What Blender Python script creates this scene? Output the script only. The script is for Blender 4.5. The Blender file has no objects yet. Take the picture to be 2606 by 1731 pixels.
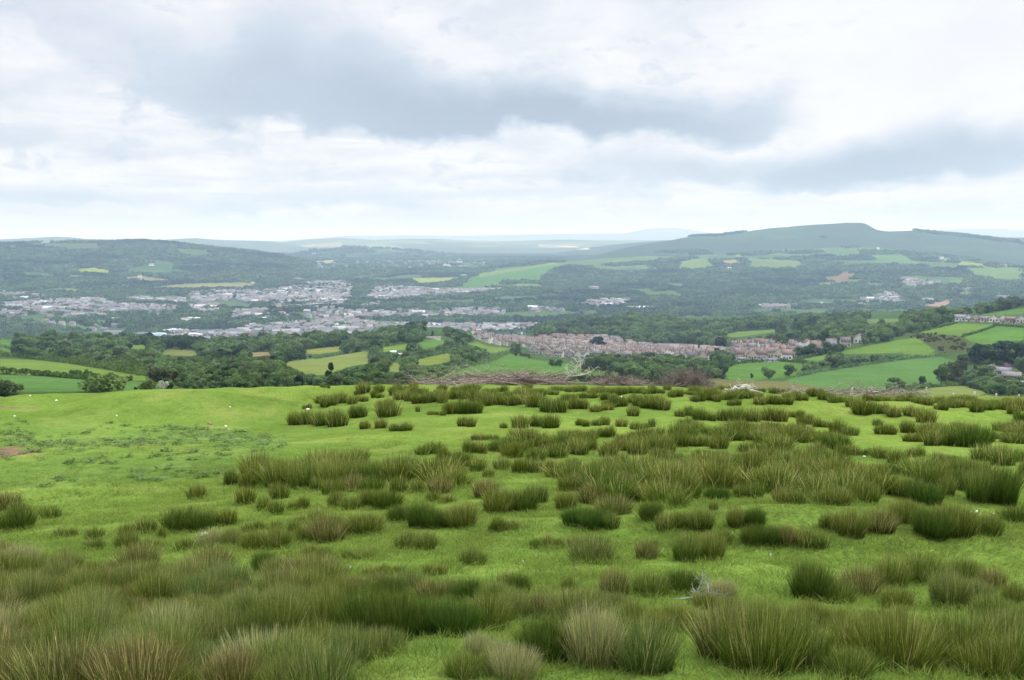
import bpy, math, random
import numpy as np

C = bpy.context.scene.collection
PI = math.pi
rng = np.random.default_rng(7)
random.seed(7)

# ------------------------------------------------------------------ camera model (source pixels 2606 x 1731)
W, H, F = 2606.0, 1731.0, 2794.0
CX, CY = W / 2, H / 2
PITCH = math.radians(5.0)
CP, SP = math.cos(PITCH), math.sin(PITCH)


def ray(u, v):
    """azimuth and slope (rise per metre of ground distance) of the line of sight through a point of the view"""
    x = (np.asarray(u, float) - CX) / F
    y = (CY - np.asarray(v, float)) / F
    dx, dy, dz = x, CP + SP * y, -SP + CP * y
    h = np.hypot(dx, dy)
    return np.arctan2(dx, dy), dz / h


def project(p):
    p = np.atleast_2d(p)
    yc = p[:, 1] * SP + p[:, 2] * CP
    zc = p[:, 1] * CP - p[:, 2] * SP
    zc = np.where(zc < 0.01, 0.01, zc)
    return CX + F * p[:, 0] / zc, CY - F * yc / zc


# ------------------------------------------------------------------ noise (numpy value noise)
def _hash(ix, iy, seed):
    n = (ix * 374761393 + iy * 668265263 + seed * 974634777) & 0x7FFFFFFF
    n = ((n ^ (n >> 13)) * 1274126177) & 0x7FFFFFFF
    return ((n ^ (n >> 16)) & 0xFFFF) / 65535.0


def vnoise(x, y, seed=0):
    x = np.asarray(x, float); y = np.asarray(y, float)
    ix = np.floor(x).astype(np.int64); iy = np.floor(y).astype(np.int64)
    fx = x - ix; fy = y - iy
    fx = fx * fx * (3 - 2 * fx); fy = fy * fy * (3 - 2 * fy)
    a = _hash(ix, iy, seed); b = _hash(ix + 1, iy, seed)
    c = _hash(ix, iy + 1, seed); d = _hash(ix + 1, iy + 1, seed)
    return (a + (b - a) * fx + (c - a) * fy + (a - b - c + d) * fx * fy) * 2 - 1


def fbm(x, y, seed=0, octaves=4):
    s = 0; amp = 1.0; t = 0
    for k in range(octaves):
        s = s + amp * vnoise(x * 2 ** k + 17.3 * k, y * 2 ** k - 9.1 * k, seed + k)
        t += amp; amp *= 0.5
    return s / t


# ------------------------------------------------------------------ mesh helpers
def make_mesh(name, verts, faces, mats, mat_index=None, colors=None, smooth=False):
    """faces: an int array (n,3) or (n,4), or a list of such arrays"""
    me = bpy.data.meshes.new(name)
    verts = np.asarray(verts, np.float32)
    if not isinstance(faces, (list, tuple)):
        faces = [faces]
    faces = [np.asarray(f, np.int32) for f in faces if len(f)]
    loops = np.concatenate([f.ravel() for f in faces])
    counts = np.concatenate([np.full(len(f), f.shape[1], np.int32) for f in faces])
    starts = np.concatenate([[0], np.cumsum(counts)[:-1]]).astype(np.int32)
    me.vertices.add(len(verts)); me.vertices.foreach_set('co', verts.ravel())
    me.loops.add(len(loops)); me.loops.foreach_set('vertex_index', loops)
    me.polygons.add(len(counts)); me.polygons.foreach_set('loop_start', starts)
    me.polygons.foreach_set('loop_total', counts)
    for m in (mats if isinstance(mats, (list, tuple)) else [mats]):
        me.materials.append(m)
    if mat_index is not None:
        me.polygons.foreach_set('material_index', np.asarray(mat_index, np.int32))
    if smooth:
        me.polygons.foreach_set('use_smooth', np.ones(len(counts), bool))
    if colors is not None:
        for nm, arr in colors.items():
            arr = np.asarray(arr, np.float32)
            if arr.ndim == 2:
                a = me.attributes.new(nm, 'FLOAT_COLOR', 'POINT')
                if arr.shape[1] == 3:
                    arr = np.concatenate([arr, np.ones((len(arr), 1), np.float32)], 1)
                a.data.foreach_set('color', arr.ravel())
            else:
                a = me.attributes.new(nm, 'FLOAT', 'POINT')
                a.data.foreach_set('value', arr)
    me.update(calc_edges=True)
    me.validate()
    return me


def link(name, data, parent=None, loc=None, **props):
    o = bpy.data.objects.new(name, data)
    C.objects.link(o)
    if parent is not None:
        o.parent = parent
    if loc is not None:
        o.location = loc
    for k, v in props.items():
        o[k] = v
    return o


def copy_tree(o):
    c = o.copy(); C.objects.link(c)
    for ch in list(o.children):
        d = ch.copy(); C.objects.link(d); d.parent = c
        for g in ch.children:
            e = g.copy(); C.objects.link(e); e.parent = d
    return c


class MB:
    """collects vertices and faces of several shapes into one mesh"""
    def __init__(s):
        s.v = []; s.f3 = []; s.f4 = []; s.n = 0; s.m3 = []; s.m4 = []; s.c = []

    def add(s, verts, faces, mat=0, col=None):
        verts = np.asarray(verts, float)
        for f in faces:
            f = [i + s.n for i in f]
            if len(f) == 3:
                s.f3.append(f); s.m3.append(mat)
            else:
                s.f4.append(f); s.m4.append(mat)
        s.v.append(verts); s.n += len(verts)
        s.c.append(np.full(len(verts), 0.0 if col is None else col))

    def box(s, x0, x1, y0, y1, z0, z1, mat=0, col=None):
        v = [(x0, y0, z0), (x1, y0, z0), (x1, y1, z0), (x0, y1, z0), (x0, y0, z1), (x1, y0, z1), (x1, y1, z1), (x0, y1, z1)]
        s.add(v, [(0, 3, 2, 1), (4, 5, 6, 7), (0, 1, 5, 4), (1, 2, 6, 5), (2, 3, 7, 6), (3, 0, 4, 7)], mat, col)

    def tube(s, pts, radii, n=6, mat=0, col=None, cap=True):
        pts = np.asarray(pts, float)
        k = len(pts)
        radii = np.broadcast_to(np.asarray(radii, float), (k,))
        vs = []
        for i in range(k):
            t = pts[min(i + 1, k - 1)] - pts[max(i - 1, 0)]
            t = t / (np.linalg.norm(t) + 1e-9)
            a = np.cross(t, (0, 0, 1) if abs(t[2]) < 0.9 else (1, 0, 0)); a /= np.linalg.norm(a) + 1e-9
            b = np.cross(t, a)
            for j in range(n):
                th = 2 * PI * j / n
                vs.append(pts[i] + radii[i] * (a * math.cos(th) + b * math.sin(th)))
        fs = []
        for i in range(k - 1):
            for j in range(n):
                j2 = (j + 1) % n
                fs.append((i * n + j, i * n + j2, (i + 1) * n + j2, (i + 1) * n + j))
        if cap:
            vs.append(pts[0]); vs.append(pts[-1])
            for j in range(n):
                fs.append((k * n, (j + 1) % n, j))
                fs.append((k * n + 1, (k - 1) * n + j, (k - 1) * n + (j + 1) % n))
        s.add(vs, fs, mat, col)

    def mesh(s, name, mats, smooth=False, attr=None):
        fs, mi = [], []
        if s.f3:
            fs.append(np.array(s.f3)); mi += s.m3
        if s.f4:
            fs.append(np.array(s.f4)); mi += s.m4
        cols = {attr: np.concatenate(s.c)} if attr else None
        return make_mesh(name, np.concatenate(s.v), fs, mats, mi, cols, smooth)


# ------------------------------------------------------------------ material helpers
def new_mat(name):
    m = bpy.data.materials.new(name); m.use_nodes = True
    nt = m.node_tree
    b = nt.nodes['Principled BSDF']
    b.inputs['Specular IOR Level'].default_value = 0.2
    b.inputs['Roughness'].default_value = 0.8
    return m, nt, b


def node(nt, typ, **kw):
    n = nt.nodes.new(typ)
    for k, v in kw.items():
        if k.startswith('i_'):
            n.inputs[k[2:].replace('_', ' ')].default_value = v
        else:
            setattr(n, k, v)
    return n


def mathn(nt, op, a, b=None, c=None, clamp=False):
    n = nt.nodes.new('ShaderNodeMath'); n.operation = op; n.use_clamp = clamp
    for i, x in enumerate((a, b, c)):
        if x is None:
            continue
        if isinstance(x, (int, float)):
            n.inputs[i].default_value = x
        else:
            nt.links.new(x, n.inputs[i])
    return n.outputs[0]


def mixc(nt, fac, a, b, blend='MIX'):
    n = nt.nodes.new('ShaderNodeMix'); n.data_type = 'RGBA'; n.blend_type = blend
    for i, x in ((0, fac), (6, a), (7, b)):
        if isinstance(x, (int, float)):
            n.inputs[i].default_value = x
        elif isinstance(x, (tuple, list)):
            n.inputs[i].default_value = tuple(x) + ((1,) if len(x) == 3 else ())
        else:
            nt.links.new(x, n.inputs[i])
    return n.outputs[2]


def noisen(nt, vec, scale, detail=4, rough=0.55, dist=0.0):
    n = nt.nodes.new('ShaderNodeTexNoise')
    n.inputs['Scale'].default_value = scale; n.inputs['Detail'].default_value = detail
    n.inputs['Roughness'].default_value = rough; n.inputs['Distortion'].default_value = dist
    if vec is not None:
        nt.links.new(vec, n.inputs['Vector'])
    return n.outputs['Fac']


def maprange(nt, x, a, b, c=0.0, d=1.0, smooth=True):
    n = nt.nodes.new('ShaderNodeMapRange')
    n.interpolation_type = 'SMOOTHSTEP' if smooth else 'LINEAR'
    for i, val in ((1, a), (2, b), (3, c), (4, d)):
        if isinstance(val, (int, float)):
            n.inputs[i].default_value = val
        else:
            nt.links.new(val, n.inputs[i])
    nt.links.new(x, n.inputs[0])
    return n.outputs[0]
# ------------------------------------------------------------------ terrain: each landform is a real height field round the viewer
def pchip_rows(d, z, q):
    """monotone cubic through (d, z), at q (1-D arrays)"""
    h = np.diff(d); dl = np.diff(z) / h
    m = np.zeros_like(z)
    for k in range(1, len(z) - 1):
        if dl[k - 1] * dl[k] > 0:
            w1 = 2 * h[k] + h[k - 1]; w2 = h[k] + 2 * h[k - 1]
            m[k] = (w1 + w2) / (w1 / dl[k - 1] + w2 / dl[k])
    m[0] = dl[0]; m[-1] = dl[-1]
    i = np.clip(np.searchsorted(d, q) - 1, 0, len(h) - 1)
    t = np.clip((q - d[i]) / h[i], 0, 1)
    return ((2 * t ** 3 - 3 * t ** 2 + 1) * z[i] + (t ** 3 - 2 * t ** 2 + t) * h[i] * m[i]
            + (-2 * t ** 3 + 3 * t ** 2) * z[i + 1] + (t ** 3 - t ** 2) * h[i] * m[i + 1])


def smooth1(a, k):
    if k < 1:
        return a
    ker = np.hanning(2 * k + 3)[1:-1]; ker /= ker.sum()
    return np.convolve(np.pad(a, k, mode='edge'), ker, mode='valid')


class Sheet:
    def __init__(s, name, az, d, layers, noise=None, sm=6):
        """layers: list of lists of (u, v, d) seen points or ('z', u, z, d); near to far"""
        s.name, s.az, s.d = name, az, d
        D, Z = [], []
        fine = np.linspace(az[0], az[-1], 800)
        for L in layers:
            pa, pd, pz = [], [], []
            for p in L:
                if p[0] == 'z':
                    a, _ = ray(p[1], 620); pa.append(float(a)); pz.append(p[2]); pd.append(p[3])
                else:
                    a, sl = ray(p[0], p[1]); pa.append(float(a)); pd.append(p[2]); pz.append(float(sl) * p[2])
            D.append(np.interp(az, fine, smooth1(np.interp(fine, pa, pd), sm)))
            Z.append(np.interp(az, fine, smooth1(np.interp(fine, pa, pz), sm)))
        D = np.array(D); Z = np.array(Z)
        for k in range(1, len(D)):
            D[k] = np.maximum(D[k], D[k - 1] * 1.01)
        s.z = np.empty((len(d), len(az)))
        for j in range(len(az)):
            s.z[:, j] = pchip_rows(D[:, j], Z[:, j], d)
        s.X = d[:, None] * np.sin(az)[None, :]
        s.Y = d[:, None] * np.cos(az)[None, :]
        if noise is not None:
            s.z += noise(s.X, s.Y, d[:, None] + 0 * s.X)
        s.ld = np.log(d)

    def height(s, a, d):
        ja = np.clip(np.interp(a, s.az, np.arange(len(s.az))), 0, len(s.az) - 1.001)
        jd = np.clip(np.interp(np.log(np.maximum(d, 1e-3)), s.ld, np.arange(len(s.d))), 0, len(s.d) - 1.001)
        i = jd.astype(int); j = ja.astype(int); fi = jd - i; fj = ja - j
        z = s.z
        r = (z[i, j] * (1 - fi) * (1 - fj) + z[i + 1, j] * fi * (1 - fj) + z[i, j + 1] * (1 - fi) * fj + z[i + 1, j + 1] * fi * fj)
        return np.where((d < s.d[0]) | (d > s.d[-1]) | (a < s.az[0]) | (a > s.az[-1]), -1e4, r)

    def hxy(s, x, y):
        return s.height(np.arctan2(x, y), np.hypot(x, y))

    def build(s, mat, colors=None, wrap=False):
        nd, na = s.z.shape
        verts = np.stack([s.X, s.Y, s.z], -1).reshape(-1, 3)
        idx = np.arange(nd * na).reshape(nd, na)
        q = np.stack([idx[:-1, :-1], idx[:-1, 1:], idx[1:, 1:], idx[1:, :-1]], -1).reshape(-1, 4)
        if wrap:
            q2 = np.stack([idx[:-1, -1], idx[:-1, 0], idx[1:, 0], idx[1:, -1]], -1)
            q = np.concatenate([q, q2])
        me = make_mesh(s.name, verts, q[:, ::-1], mat, None, colors, True)
        s.obj = link(s.name, me, kind='structure')
        return s.obj


def az_grid(u0, u1, n, extra=0.6, ne=40):
    a0 = float(ray(u0, 620)[0]); a1 = float(ray(u1, 620)[0])
    mid = np.linspace(a0, a1, n)
    left = np.linspace(a0 - extra, a0, ne, endpoint=False)
    right = np.linspace(a1, a1 + extra, ne + 1)[1:]
    return np.concatenate([left, mid, right])


def cols(us, *layers):
    """layers given as lists of (v, d) per column"""
    return [[(u, v, d) for u, (v, d) in zip(us, L)] for L in layers]


# --- the meadow the viewer stands on
EDGE = [(0, 1005), (110, 1005), (200, 1001), (300, 996), (400, 991), (560, 988), (700, 985), (860, 981), (1100, 978), (1650, 982), (1850, 990), (2200, 1000), (2606, 1010)]


def const(v, d):
    return [(0, v, d), (2606, v, d)]


BUMPS = [  # mounds on the meadow: pixel, depth, radius across, radius along, height
    (150, 1062, 34, 9, 3.2, 0.24), (330, 1046, 37, 5.5, 1.8, 0.75), (700, 1042, 38, 3.6, 1.3, 0.75), (520, 1060, 34, 4, 1.4, 0.60),
    (430, 1012, 45, 3, 2, 0.14), (600, 1003, 47, 4, 2, 0.14), (1010, 1040, 39, 3.2, 1.6, 0.30), (1290, 1055, 36, 4.2, 1.8, 0.26), (1500, 1085, 32, 5, 2.4, 0.25),
    (2080, 1036, 40, 4, 1.8, 0.28), (2350, 1070, 34, 5, 2.3, 0.32), (1830, 1072, 33, 3, 1.8, 0.25), (1760, 1420, 10, 2.2, 0.9, 0.16),
    (2330, 1420, 10, 2.0, 0.9, 0.20), (1500, 1330, 13, 3.0, 1.2, 0.14), (2420, 1300, 15, 3.0, 1.2, 0.18), (300, 1170, 22, 6, 2.5, 0.18)]


def meadow_noise(x, y, d):
    n = 0.10 * fbm(x / 7.0, y / 5.0, 3, 3) * np.clip((d - 4) / 12, 0, 1) + 0.05 * fbm(x / 1.6, y / 1.6, 8, 3)
    n = n + 0.10 * fbm(x / 2.4, y / 1.3, 27, 3) * np.clip((d - 26) / 8, 0, 1) * np.clip((4 - x) / 8, 0, 1)
    n = n + 0.018 * fbm(x / 0.35, y / 0.35, 12, 2)
    for (u, v, dep, rx, ry, h) in BUMPS:
        a, _ = ray(u, v); a = float(a)
        bx, by = dep * math.sin(a), dep * math.cos(a)
        rr = ((x - bx) / rx) ** 2 + ((y - by) / ry) ** 2
        n = n + h * np.exp(-rr) * (1 + 0.25 * fbm(x / 2.2, y / 2.2, 21, 2))
    return n


a_fine = np.linspace(-0.52, 0.52, 620)
a_all = np.concatenate([np.linspace(-PI, -0.52, 90, endpoint=False), a_fine, np.linspace(0.52, PI, 91)[1:-1]])
d_meadow = np.concatenate([[0.02, 0.4, 0.9, 1.5, 2.0, 2.5], np.geomspace(2.9, 60, 420), np.geomspace(61, 150, 30)])
meadow = Sheet('meadow', a_all, d_meadow, [
    [('z', 0, -1.62, 0.01), ('z', 2606, -1.62, 0.01)], [('z', 0, -1.68, 2.0), ('z', 2606, -1.68, 2.0)],
    const(1900, 3.95), const(1731, 5.0), const(1640, 5.9), const(1500, 8.0), const(1400, 10.5), const(1300, 15), const(1200, 20),
    const(1100, 29), const(1050, 36), [(u, v, 52) for u, v in EDGE],
    [('z', 0, -9.6, 68), ('z', 2606, -9.8, 68)], [('z', 0, -24, 150), ('z', 2606, -26, 150)]], meadow_noise)

# let the brow of the meadow come out where it is seen, keeping its small unevenness
_sl = (meadow.z / meadow.d[:, None])[meadow.d > 30]
_sk = _sl.max(0)
_want = np.interp(meadow.az, *zip(*[(float(ray(u, v)[0]), float(ray(u, v)[1])) for u, v in EDGE]))
_del = np.convolve(np.pad(_want - _sk, 12, mode='edge'), np.ones(25) / 25, mode='valid')
meadow.z += _del[None, :] * meadow.d[:, None] * np.clip((meadow.d[:, None] - 16) / 20, 0, 1)

# --- the near hillside of fields and woods below it
US = [0, 400, 800, 1000, 1100, 1200, 1300, 1400, 1500, 1600, 1700, 1900, 2050, 2200, 2280, 2430, 2606]
near_layers = cols(US,
    [(1000, 180), (990, 200), (985, 250), (980, 280), (978, 300), (978, 310), (978, 320), (978, 330), (978, 340), (980, 340), (982, 350), (990, 360), (995, 370), (1000, 380), (1002, 385), (1005, 390), (1010, 400)],
    [(954, 330), (962, 360), (950, 420), (950, 430), (950, 440), (955, 430), (960, 420), (960, 430), (960, 440), (960, 450), (962, 460), (965, 520), (970, 520), (972, 530), (975, 540), (980, 550), (985, 560)],
    [(944, 430), (942, 500), (925, 600), (915, 640), (912, 640), (925, 600), (937, 560), (937, 580), (937, 590), (937, 600), (935, 620), (932, 680), (930, 680), (925, 670), (925, 670), (930, 680), (935, 680)],
    [(912, 650), (912, 720), (898, 800), (880, 820), (872, 830), (885, 850), (905, 850), (908, 880), (912, 900), (914, 900), (912, 850), (905, 850), (885, 840), (880, 800), (875, 790), (870, 790), (868, 790)],
    [(880, 900), (890, 900), (880, 950), (860, 950), (850, 950), (862, 1050), (880, 1150), (875, 1200), (880, 1200), (880, 1200), (875, 1200), (862, 1200), (850, 1150), (852, 1000), (850, 930), (820, 930), (818, 930)],
    [(862, 1100), (866, 1150), (862, 1150), (846, 1080), (836, 1060), (850, 1180), (866, 1300), (842, 1500), (815, 1700), (805, 1750), (810, 1800), (804, 1900), (798, 1900), (795, 1800), (795, 1650), (785, 1500), (768, 1350)])


def near_noise(x, y, d):
    return 2.2 * fbm(x / 140, y / 140, 31, 3) * np.clip((d - 170) / 200, 0, 1) + 0.5 * fbm(x / 30, y / 30, 35, 2) * np.clip((d - 170) / 200, 0, 1)


near_fields = Sheet('near_hillside', az_grid(-60, 2666, 760), np.concatenate([np.geomspace(95, 2000, 620), np.geomspace(2020, 2500, 30)]),
    [[('z', 0, -17.5, 95), ('z', 2606, -18.5, 95)]] + near_layers +
    [[('z', 0, -135, 1500), ('z', 1200, -150, 1650), ('z', 1500, -165, 2150), ('z', 2606, -160, 2150)], [('z', 0, -215, 2480), ('z', 2606, -215, 2490)]], near_noise)

# --- the broad valley floor
valley_floor = Sheet('valley_floor', az_grid(-60, 2666, 620), np.geomspace(1350, 9500, 420),
    [[('z', 0, -196, 1340), ('z', 2606, -196, 1340)]] + [const(v, d) for v, d in
     ((862, 2120), (830, 2400), (800, 2700), (770, 3100), (745, 3500), (720, 4000), (700, 4500), (680, 5300), (660, 6800), (648, 9500))],
    lambda x, y, d: 4 * fbm(x / 500, y / 500, 41, 3))

# --- hills
def hill_noise(sc, amp, seed, d0):
    return lambda x, y, d: amp * fbm(x / sc, y / sc, seed, 4) * np.clip((d - d0) / 600, 0, 1)


left_hill = Sheet('left_hill', az_grid(-60, 1080, 420, 0.5), np.geomspace(3150, 7200, 330), [
    [('z', 0, -185, 3140), ('z', 1080, -200, 3140)],
    [(0, 752, 3400), (700, 752, 3400), (900, 765, 3400), (1000, 785, 3400), (1080, 800, 3400)],
    [(0, 700, 3950), (500, 702, 3950), (700, 708, 3950), (800, 716, 3950), (900, 730, 3950), (1000, 752, 3950), (1080, 775, 3950)],
    [(0, 655, 4550), (400, 655, 4550), (550, 668, 4500), (700, 682, 4450), (800, 696, 4400), (900, 714, 4400), (1000, 742, 4400), (1080, 765, 4400)],
    [(-300, 620, 5200), (0, 623, 5200), (100, 621, 5200), (290, 618, 5200), (340, 617, 5150), (430, 621, 5100), (480, 627, 5050), (550, 635, 5000), (620, 641, 4950), (700, 651, 4900), (800, 672, 4850), (900, 698, 4800), (1000, 735, 4800), (1080, 760, 4800)],
    [('z', 0, -120, 7300), ('z', 1080, -220, 7300)]], hill_noise(420, 11, 51, 3400), 3)

right_hill = Sheet('right_hill', az_grid(960, 2666, 620, 0.5), np.geomspace(2950, 8600, 420), [
    [('z', 0, -200, 2940), ('z', 2606, -186, 2940)],
    [(960, 800, 3100), (1060, 782, 3100), (1400, 772, 3100), (2606, 770, 3100)],
    [(960, 780, 3650), (1050, 750, 3650), (1200, 735, 3650), (1600, 728, 3650), (2606, 728, 3650)],
    [(960, 765, 4300), (1050, 733, 4300), (1124, 724, 4300), (1200, 710, 4350), (1300, 692, 4400), (1426, 682, 4500), (1600, 674, 4600), (1800, 668, 4700), (2154, 660, 4700), (2400, 668, 4700), (2606, 684, 4700)],
    [(960, 750, 4600), (1050, 723, 4600), (1124, 712, 4650), (1200, 696, 4700), (1280, 680, 4800), (1350, 673, 4900), (1426, 667, 5000), (1600, 650, 5200), (1800, 640, 5400), (2154, 628, 5500), (2300, 632, 5500), (2450, 645, 5500), (2606, 658, 5500)],
    [(960, 735, 4900), (1124, 706, 5000), (1280, 677, 5100), (1426, 663, 5350), (1537, 648, 5700), (1600, 631, 5900), (1685, 617, 6050), (1758, 604, 6100), (1830, 600, 6200), (1898, 591, 6200), (1960, 583, 6200), (2026, 575.5, 6200), (2154, 569, 6200), (2190, 569, 6200), (2204, 572, 6200), (2216, 580, 6200), (2232, 589, 6200), (2265, 593, 6200), (2324, 590.5, 6200), (2431, 599, 6200), (2507, 606, 6150), (2550, 611, 6150), (2580, 611, 6150), (2606, 621, 6100), (2700, 632, 6100)],
    [('z', 0, -240, 8700), ('z', 2606, -120, 8700)]], hill_noise(420, 11, 61, 3100), 1)

middle_hill = Sheet('middle_hill', az_grid(520, 1500, 260, 0.3), np.geomspace(5600, 9200, 140), [
    [('z', 0, -190, 5590), ('z', 2606, -190, 5590)],
    [(520, 690, 6300), (1100, 676, 6300), (1400, 676, 6300)],
    [(520, 668, 7200), (740, 652, 7200), (811, 640, 7300), (885, 635, 7300), (960, 636, 7300), (1100, 648, 7200), (1200, 657, 7100), (1350, 668, 7000), (1500, 675, 7000)],
    [(520, 660, 7700), (640, 656, 7700), (740, 649, 7700), (811, 636, 7700), (885, 630, 7700), (960, 632, 7700), (1100, 643, 7700), (1200, 652, 7700), (1350, 663, 7700), (1500, 675, 7700)],
    [('z', 0, -190, 9300), ('z', 2606, -190, 9300)]], hill_noise(500, 9, 71, 5700), 3)

right_spur = Sheet('distant_spur', az_grid(1250, 2000, 200, 0.2), np.geomspace(6900, 10200, 110), [
    [('z', 0, -190, 6890), ('z', 2606, -190, 6890)],
    [(1250, 668, 7700), (1400, 656, 7700), (1482, 642, 7700), (1600, 628, 7700), (2000, 625, 7700)],
    [(1250, 662, 8600), (1400, 646, 8600), (1482, 632, 8600), (1560, 622, 8600), (1670, 613, 8600), (1800, 606, 8600), (2000, 606, 8600)],
    [('z', 0, -190, 10300), ('z', 2606, -190, 10300)]], hill_noise(500, 8, 75, 7000), 3)

far_moor = Sheet('far_moor', az_grid(480, 2000, 260, 0.2), np.geomspace(8800, 14500, 120), [
    [('z', 0, -150, 8790), ('z', 2606, -150, 8790)],
    [(480, 664, 9600), (900, 644, 9600), (1400, 648, 9600), (2000, 648, 9600)],
    [(480, 650, 11300), (640, 634, 11300), (700, 626, 11300), (870, 616, 11300), (1030, 616, 11300), (1205, 622, 11300), (1519, 622, 11300), (2000, 615, 11300)],
    [(480, 648, 12200), (560, 640, 12200), (640, 628, 12200), (700, 619, 12200), (790, 610, 12200), (870, 605.5, 12200), (950, 610, 12200), (1030, 608, 12200), (1120, 610, 12200), (1205, 613, 12200), (1320, 613, 12200), (1408, 611, 12200), (1519, 613, 12200), (1600, 612, 12200), (2000, 606, 12200)],
    [('z', 0, -150, 14600), ('z', 2606, -150, 14600)]], hill_noise(800, 9, 81, 8900), 3)

far_left_hills = Sheet('far_left_hills', az_grid(-60, 820, 200, 0.3), np.geomspace(8600, 14500, 80), [
    [('z', 0, -150, 8590), ('z', 2606, -150, 8590)],
    [(0, 630, 9800), (820, 630, 9800)],
    [(-300, 612, 10800), (0, 609, 10800), (60, 606, 10800), (140, 602, 10800), (180, 604, 10800), (221, 609, 10800), (330, 613, 10800), (405, 612, 10800), (450, 608, 10800), (497, 605.5, 10800), (545, 610, 10800), (590, 612, 10800), (682, 614, 10800), (720, 618, 10800), (760, 625, 10800), (820, 640, 10800)],
    [('z', 0, -150, 14600), ('z', 2606, -150, 14600)]], hill_noise(900, 8, 85, 8900), 3)

horizon_hills = Sheet('horizon_hills', az_grid(-60, 2666, 420, 0.3), np.geomspace(17000, 26500, 70), [
    [('z', 0, -150, 16900), ('z', 2606, -150, 16900)],
    [(0, 640, 18500), (2606, 640, 18500)],
    [(0, 616, 21000), (700, 614, 21000), (780, 608, 21000), (874, 600, 21000), (1040, 599, 21000), (1168, 600.5, 21000), (1350, 597, 21000), (1500, 595, 21000), (1590, 594, 21000), (1640, 584, 21500), (1680, 580.5, 21500), (1706, 580, 21500), (1747, 583, 21500), (1796, 591, 21500), (1900, 599, 21000), (2250, 597, 21000), (2320, 590, 21000), (2390, 585.5, 21000), (2450, 582.5, 21000), (2540, 582, 21000), (2606, 585, 21000), (2800, 590, 21000)],
    [('z', 0, -150, 27000), ('z', 2606, -150, 27000)]], hill_noise(1500, 8, 91, 17000), 3)

SHEETS = [meadow, near_fields, valley_floor, left_hill, right_hill, middle_hill, right_spur, far_moor, far_left_hills, horizon_hills]


def ground(x, y, sheets=None):
    x = np.asarray(x, float); y = np.asarray(y, float)
    return np.max([s.hxy(x, y) for s in (sheets or SHEETS)], axis=0)


_RD = np.concatenate([np.geomspace(2.9, 150, 500), np.geomspace(151, 27000, 1500)])


def hit(u, v, sheets=None, dmin=0.0):
    """where the line of sight through (u, v) meets the ground: x, y, z (nan where it meets none)"""
    u = np.atleast_1d(np.asarray(u, float)); v = np.atleast_1d(np.asarray(v, float))
    a, sl = ray(u, v)
    rd = _RD[_RD >= dmin]
    best = np.full(len(u), np.nan)
    for k0 in range(0, len(u), 400):
        aa = a[k0:k0 + 400]; ss = sl[k0:k0 + 400]
        A = np.repeat(aa[:, None], len(rd), 1); Dm = np.repeat(rd[None, :], len(aa), 0)
        g = np.max([s.height(A.ravel(), Dm.ravel()) for s in (sheets or SHEETS)], axis=0).reshape(A.shape)
        below = ss[:, None] * Dm <= g
        anyb = below.any(1); i = below.argmax(1)
        i0 = np.maximum(i - 1, 0); r = np.arange(len(aa))
        f1 = ss * rd[i] - g[r, i]; f0 = ss * rd[i0] - g[r, i0]
        t = np.where(i > 0, f0 / (f0 - f1 + 1e-12), 0)
        best[k0:k0 + 400] = np.where(anyb, rd[i0] + t * (rd[i] - rd[i0]), np.nan)
    return best * np.sin(a), best * np.cos(a), sl * best


def poly_ground(pts, sheets=None, step=14):
    """outline on the ground (x, y) of a patch whose corners are seen at the given pixels"""
    out = []
    n = len(pts)
    for i in range(n):
        (u0, v0), (u1, v1) = pts[i], pts[(i + 1) % n]
        k = max(2, int(math.hypot(u1 - u0, (v1 - v0) * 2) / step))
        for t in np.linspace(0, 1, k, endpoint=False):
            out.append((u0 + (u1 - u0) * t, v0 + (v1 - v0) * t))
    out = np.array(out)
    x, y, z = hit(out[:, 0], out[:, 1], sheets)
    ok = ~np.isnan(x)
    return np.stack([x[ok], y[ok]], 1)


def inside(px, py, poly):
    c = np.zeros(px.shape, bool)
    x0, y0 = poly[-1]
    lo = poly.min(0); hi = poly.max(0)
    sel = (px >= lo[0]) & (px <= hi[0]) & (py >= lo[1]) & (py <= hi[1])
    if not sel.any():
        return c
    qx, qy = px[sel], py[sel]
    r = np.zeros(qx.shape, bool)
    for x1, y1 in poly:
        if y0 != y1:
            cond = ((y1 > qy) != (y0 > qy)) & (qx < (x0 - x1) * (qy - y1) / (y0 - y1) + x1)
            r ^= cond
        x0, y0 = x1, y1
    c[sel] = r
    return c


def K1(*p): return [(.3685 * a, 560 + .3686 * b) for a, b in p]
def K2(*p): return [(800 + .3685 * a, 560 + .3686 * b) for a, b in p]
def K3(*p): return [(1600 + .4261 * a, 540 + .4261 * b) for a, b in p]
def K4(*p): return [(.3685 * a, 950 + .3686 * b) for a, b in p]
def K5(*p): return [(800 + .3812 * a, 930 + .3812 * b) for a, b in p]
def K6(*p): return [(1700 + .3837 * a, 930 + .3837 * b) for a, b in p]
def K7(*p): return [(.5506 * a, 1250 + .5503 * b) for a, b in p]
def K8(*p): return [(1300 + .5531 * a, 1250 + .5529 * b) for a, b in p]
# ------------------------------------------------------------------ what grows where: fields, moor, wood floor (real surface colours)
GREEN = (.060, .122, .026); BLUEGREEN = (.060, .120, .033); YELLOW = (.090, .138, .028); PALE = (.115, .145, .040)
TAN = (.150, .125, .060); ROUGH = (.055, .085, .024); WOODFLOOR = (.022, .042, .014); MOOR = (.036, .056, .034)
BRIGHT = (.150, .190, .035); STRAW = (.230, .200, .110); SCRUB = (.050, .060, .024); PINK = (.20, .13, .10); SOIL = (.16, .10, .075)
GARDEN = (.060, .085, .035); TARMAC = (.10, .10, .10)

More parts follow.
